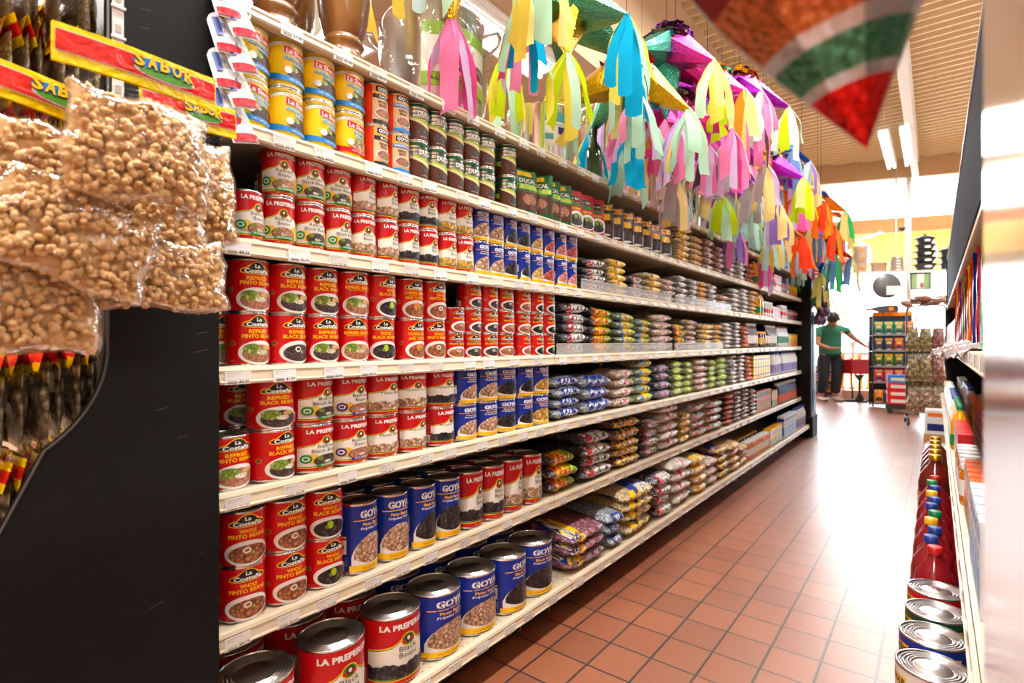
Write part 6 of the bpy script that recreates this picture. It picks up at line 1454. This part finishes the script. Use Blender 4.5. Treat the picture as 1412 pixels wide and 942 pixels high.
# fingers grow out of each palm
for hand, wr in (('haL', 'wrL'), ('haR', 'wrR')):
    h0 = Vector(J[hand]); d = (h0-Vector(J[wr])).normalized(); side = d.cross(Vector((0, 0, 1))).normalized(); dn = Vector((0, 0, -1))
    for k, ln in enumerate((.062, .072, .068, .054)):
        b0 = h0+d*.018+side*(.0195*(1.5-k)); b1 = b0+d*ln*.5+dn*ln*.15; b2 = b1+d*ln*.25+dn*ln*.45
        i0 = len(verts); verts += [b0, b1, b2]; rad += [.0095, .0085, .0075]; edges += [(idx[hand], i0), (i0, i0+1), (i0+1, i0+2)]
    b0 = h0-d*.012+side*.034; b1 = b0+d*.035+side*.012+dn*.012; i0 = len(verts); verts += [b0, b1]; rad += [.011, .009]; edges += [(idx[hand], i0), (i0, i0+1)]
ob('body', skin_mesh('body', verts, edges, rad, skinm, 1), P0)
# head shape with face, bowed forward and turned to his right
H = Matrix.Translation((-.05, -.185, 1.43)) @ Matrix.Rotation(-.5, 4, 'Z') @ Matrix.Rotation(.75, 4, 'X')
mb = MB()
def headf(u, v):
    a = 2*PI*u; t_ = PI*v; x = math.sin(t_)*math.cos(a); y = math.sin(t_)*math.sin(a); z = math.cos(t_)
    p = Vector((x*.074, y*.092, z*.112))
    if z < 0: p.x *= 1+.32*z; p.y *= 1+.18*z
    fr = max(0, -y)**6*max(0, 1-abs(x)*3)
    p.y -= .020*fr*max(0, 1-abs(z+.12)*3.2)                        # nose
    p.y += .008*max(0, -y)**3*math.exp(-((abs(x)-.38)/.16)**2-((z-.1)/.12)**2)   # eye sockets
    p.y -= .006*max(0, -y)**3*math.exp(-((x)/.3)**2-((z+.5)/.07)**2)          # lips
    return p
mb.grid(headf, 40, 28, skinm, tf=H); mb.build('head', P0)
mb = MB()
for s in (-1, 1): mb.lathe([(.0001, -.006), (.014, -.004), (.02, 0), (.014, .005), (.0001, .004)], skinm, 12, H @ Matrix.Translation((s*.076, .008, -.01)) @ Matrix.Rotation(PI/2*s, 4, 'Y') @ Matrix.Diagonal((1.4, .9, 1, 1)))
mb.build('ears', P0)
mb = MB()
for s in (-1, 1): mb.lathe([(.0001, -.004), (.008, -.002), (.009, 0), (.0001, .003)], hairm, 10, H @ Matrix.Translation((s*.028, -.080, .012)) @ Matrix.Rotation(PI/2, 4, 'X'))
mb.lathe([(.0001, -.002), (.02, 0), (.0001, .002)], mat('lips', hexc('#8A4A40'), .5), 10, H @ Matrix.Translation((0, -.083, -.055)) @ Matrix.Rotation(PI/2, 4, 'X') @ Matrix.Diagonal((1, .3, 1, 1)))
mb.build('face_features', P0)
mb = MB(); mb.grid(lambda u, v: headf(u, v*(.50 if .5 < u < 1 and abs(u-.75) < .17 and v > .0 else .62))*1.09+Vector((0, .005, .006)), 36, 16, hairm, tf=H); mb.build('hair', P0)
# clothes
def cloth(name, keys, ed, rr, m, extra=None, root=0):
    vs = [J[k] if isinstance(k, str) else k for k in keys]; ob(name, skin_mesh(name, vs, ed, rr, m, 2, root), P0)
lerp = lambda a, b, t_: tuple(Vector(J[a]).lerp(Vector(J[b]), t_))
cloth('polo_shirt', ['belly', 'chest', 'upper', (-.032, -.112, 1.35), 'shL', lerp('shL', 'elL', .55), 'shR', lerp('shR', 'elR', .6), (0, .0, .79)], [(0, 1), (1, 2), (2, 3), (2, 4), (4, 5), (2, 6), (6, 7), (0, 8)], [(.158, .13), (.16, .128), (.145, .115), .078, .078, .062, .074, .064, (.15, .128)], polo)
cloth('jeans', [(0, 0, .85), 'hipL', 'kneeL', lerp('kneeL', 'ankL', .9), 'hipR', 'kneeR', lerp('kneeR', 'ankR', .9), (0, 0, .94)], [(0, 1), (1, 2), (2, 3), (0, 4), (4, 5), (5, 6), (0, 7)], [(.14, .115), .098, .073, .062, .098, .073, .062, (.142, .115)], jean)
mb = MB(); mb.lathe([(.060, 0), (.066, .028), (.058, .03), (.054, .004)], mat('polo_collar', hexc('#17503E'), .7), 20, Matrix.Translation((-.026, -.095, 1.315)) @ Matrix.Rotation(.5, 4, 'X')); mb.build('collar', P0)
mb = MB(); mb.lathe([(.0001, .001), (.024, 0)], mat('badge_peach', hexc('#D8A070'), .6), 14, Matrix.Translation((.075, -.172, 1.19)) @ Matrix.Rotation(PI/2, 4, 'X')); mb.build('chest_badge', P0)
for s in ('L', 'R'):
    a = Vector(J['heel'+s]); b = Vector(J['toe'+s]); mb = MB()
    def shf(u, v, a=a, b=b):
        p = a.lerp(b, -.22+1.45*v); w_ = .050*math.sin(PI*min(1, max(0, (.06+.9*v))))**.45; h_ = .085-.04*v
        an = PI*2*u; return Vector((p.x+w_*math.cos(an), p.y, .002+h_/2+h_/2*math.sin(an)))
    mb.grid(shf, 16, 12, shoe); mb.build('shoe', P0)
strip_light(-2.19, 2.64, 2.93, 1.2, 'long white ceiling light above the left shelves beyond the star lanterns', .28, 30)
troffer(-3.26, 1.72, 'white recessed ceiling light seen above the wooden mortars')
strip_light(-.57, 10.0, 3.9, 2.0, 'left of the two hanging fluorescent lights near the storefront', .14, 50)
strip_light(-.33, 10.0, 3.9, 2.0, 'right of the two hanging fluorescent lights near the storefront', .14, 50)
for y in (-1.4, 1.2, 3.9): strip_light(-.45, y, 3.9, 2.2, 'added unseen fill light hung over the aisle at %s' % ('its back end' if y < 0 else 'its middle' if y > 3 else 'the camera'), .16, 110)  # lamps added out of view to fill the aisle around the camera
for y in (.2, 3.2, 6.2): strip_light(2.2, y, 3.9, 2.2, 'added unseen fill light off to the right of the aisle, %s' % ('nearest' if y < 1 else 'middle' if y < 4 else 'farthest'), .16, 90)  # no known fixtures here; added to light the shelf faces at a lower angle
troffer(-3.4, -.8, 'added unseen recessed fill light over the back left corner', 80)  # unseen troffer, added to help light the closed room
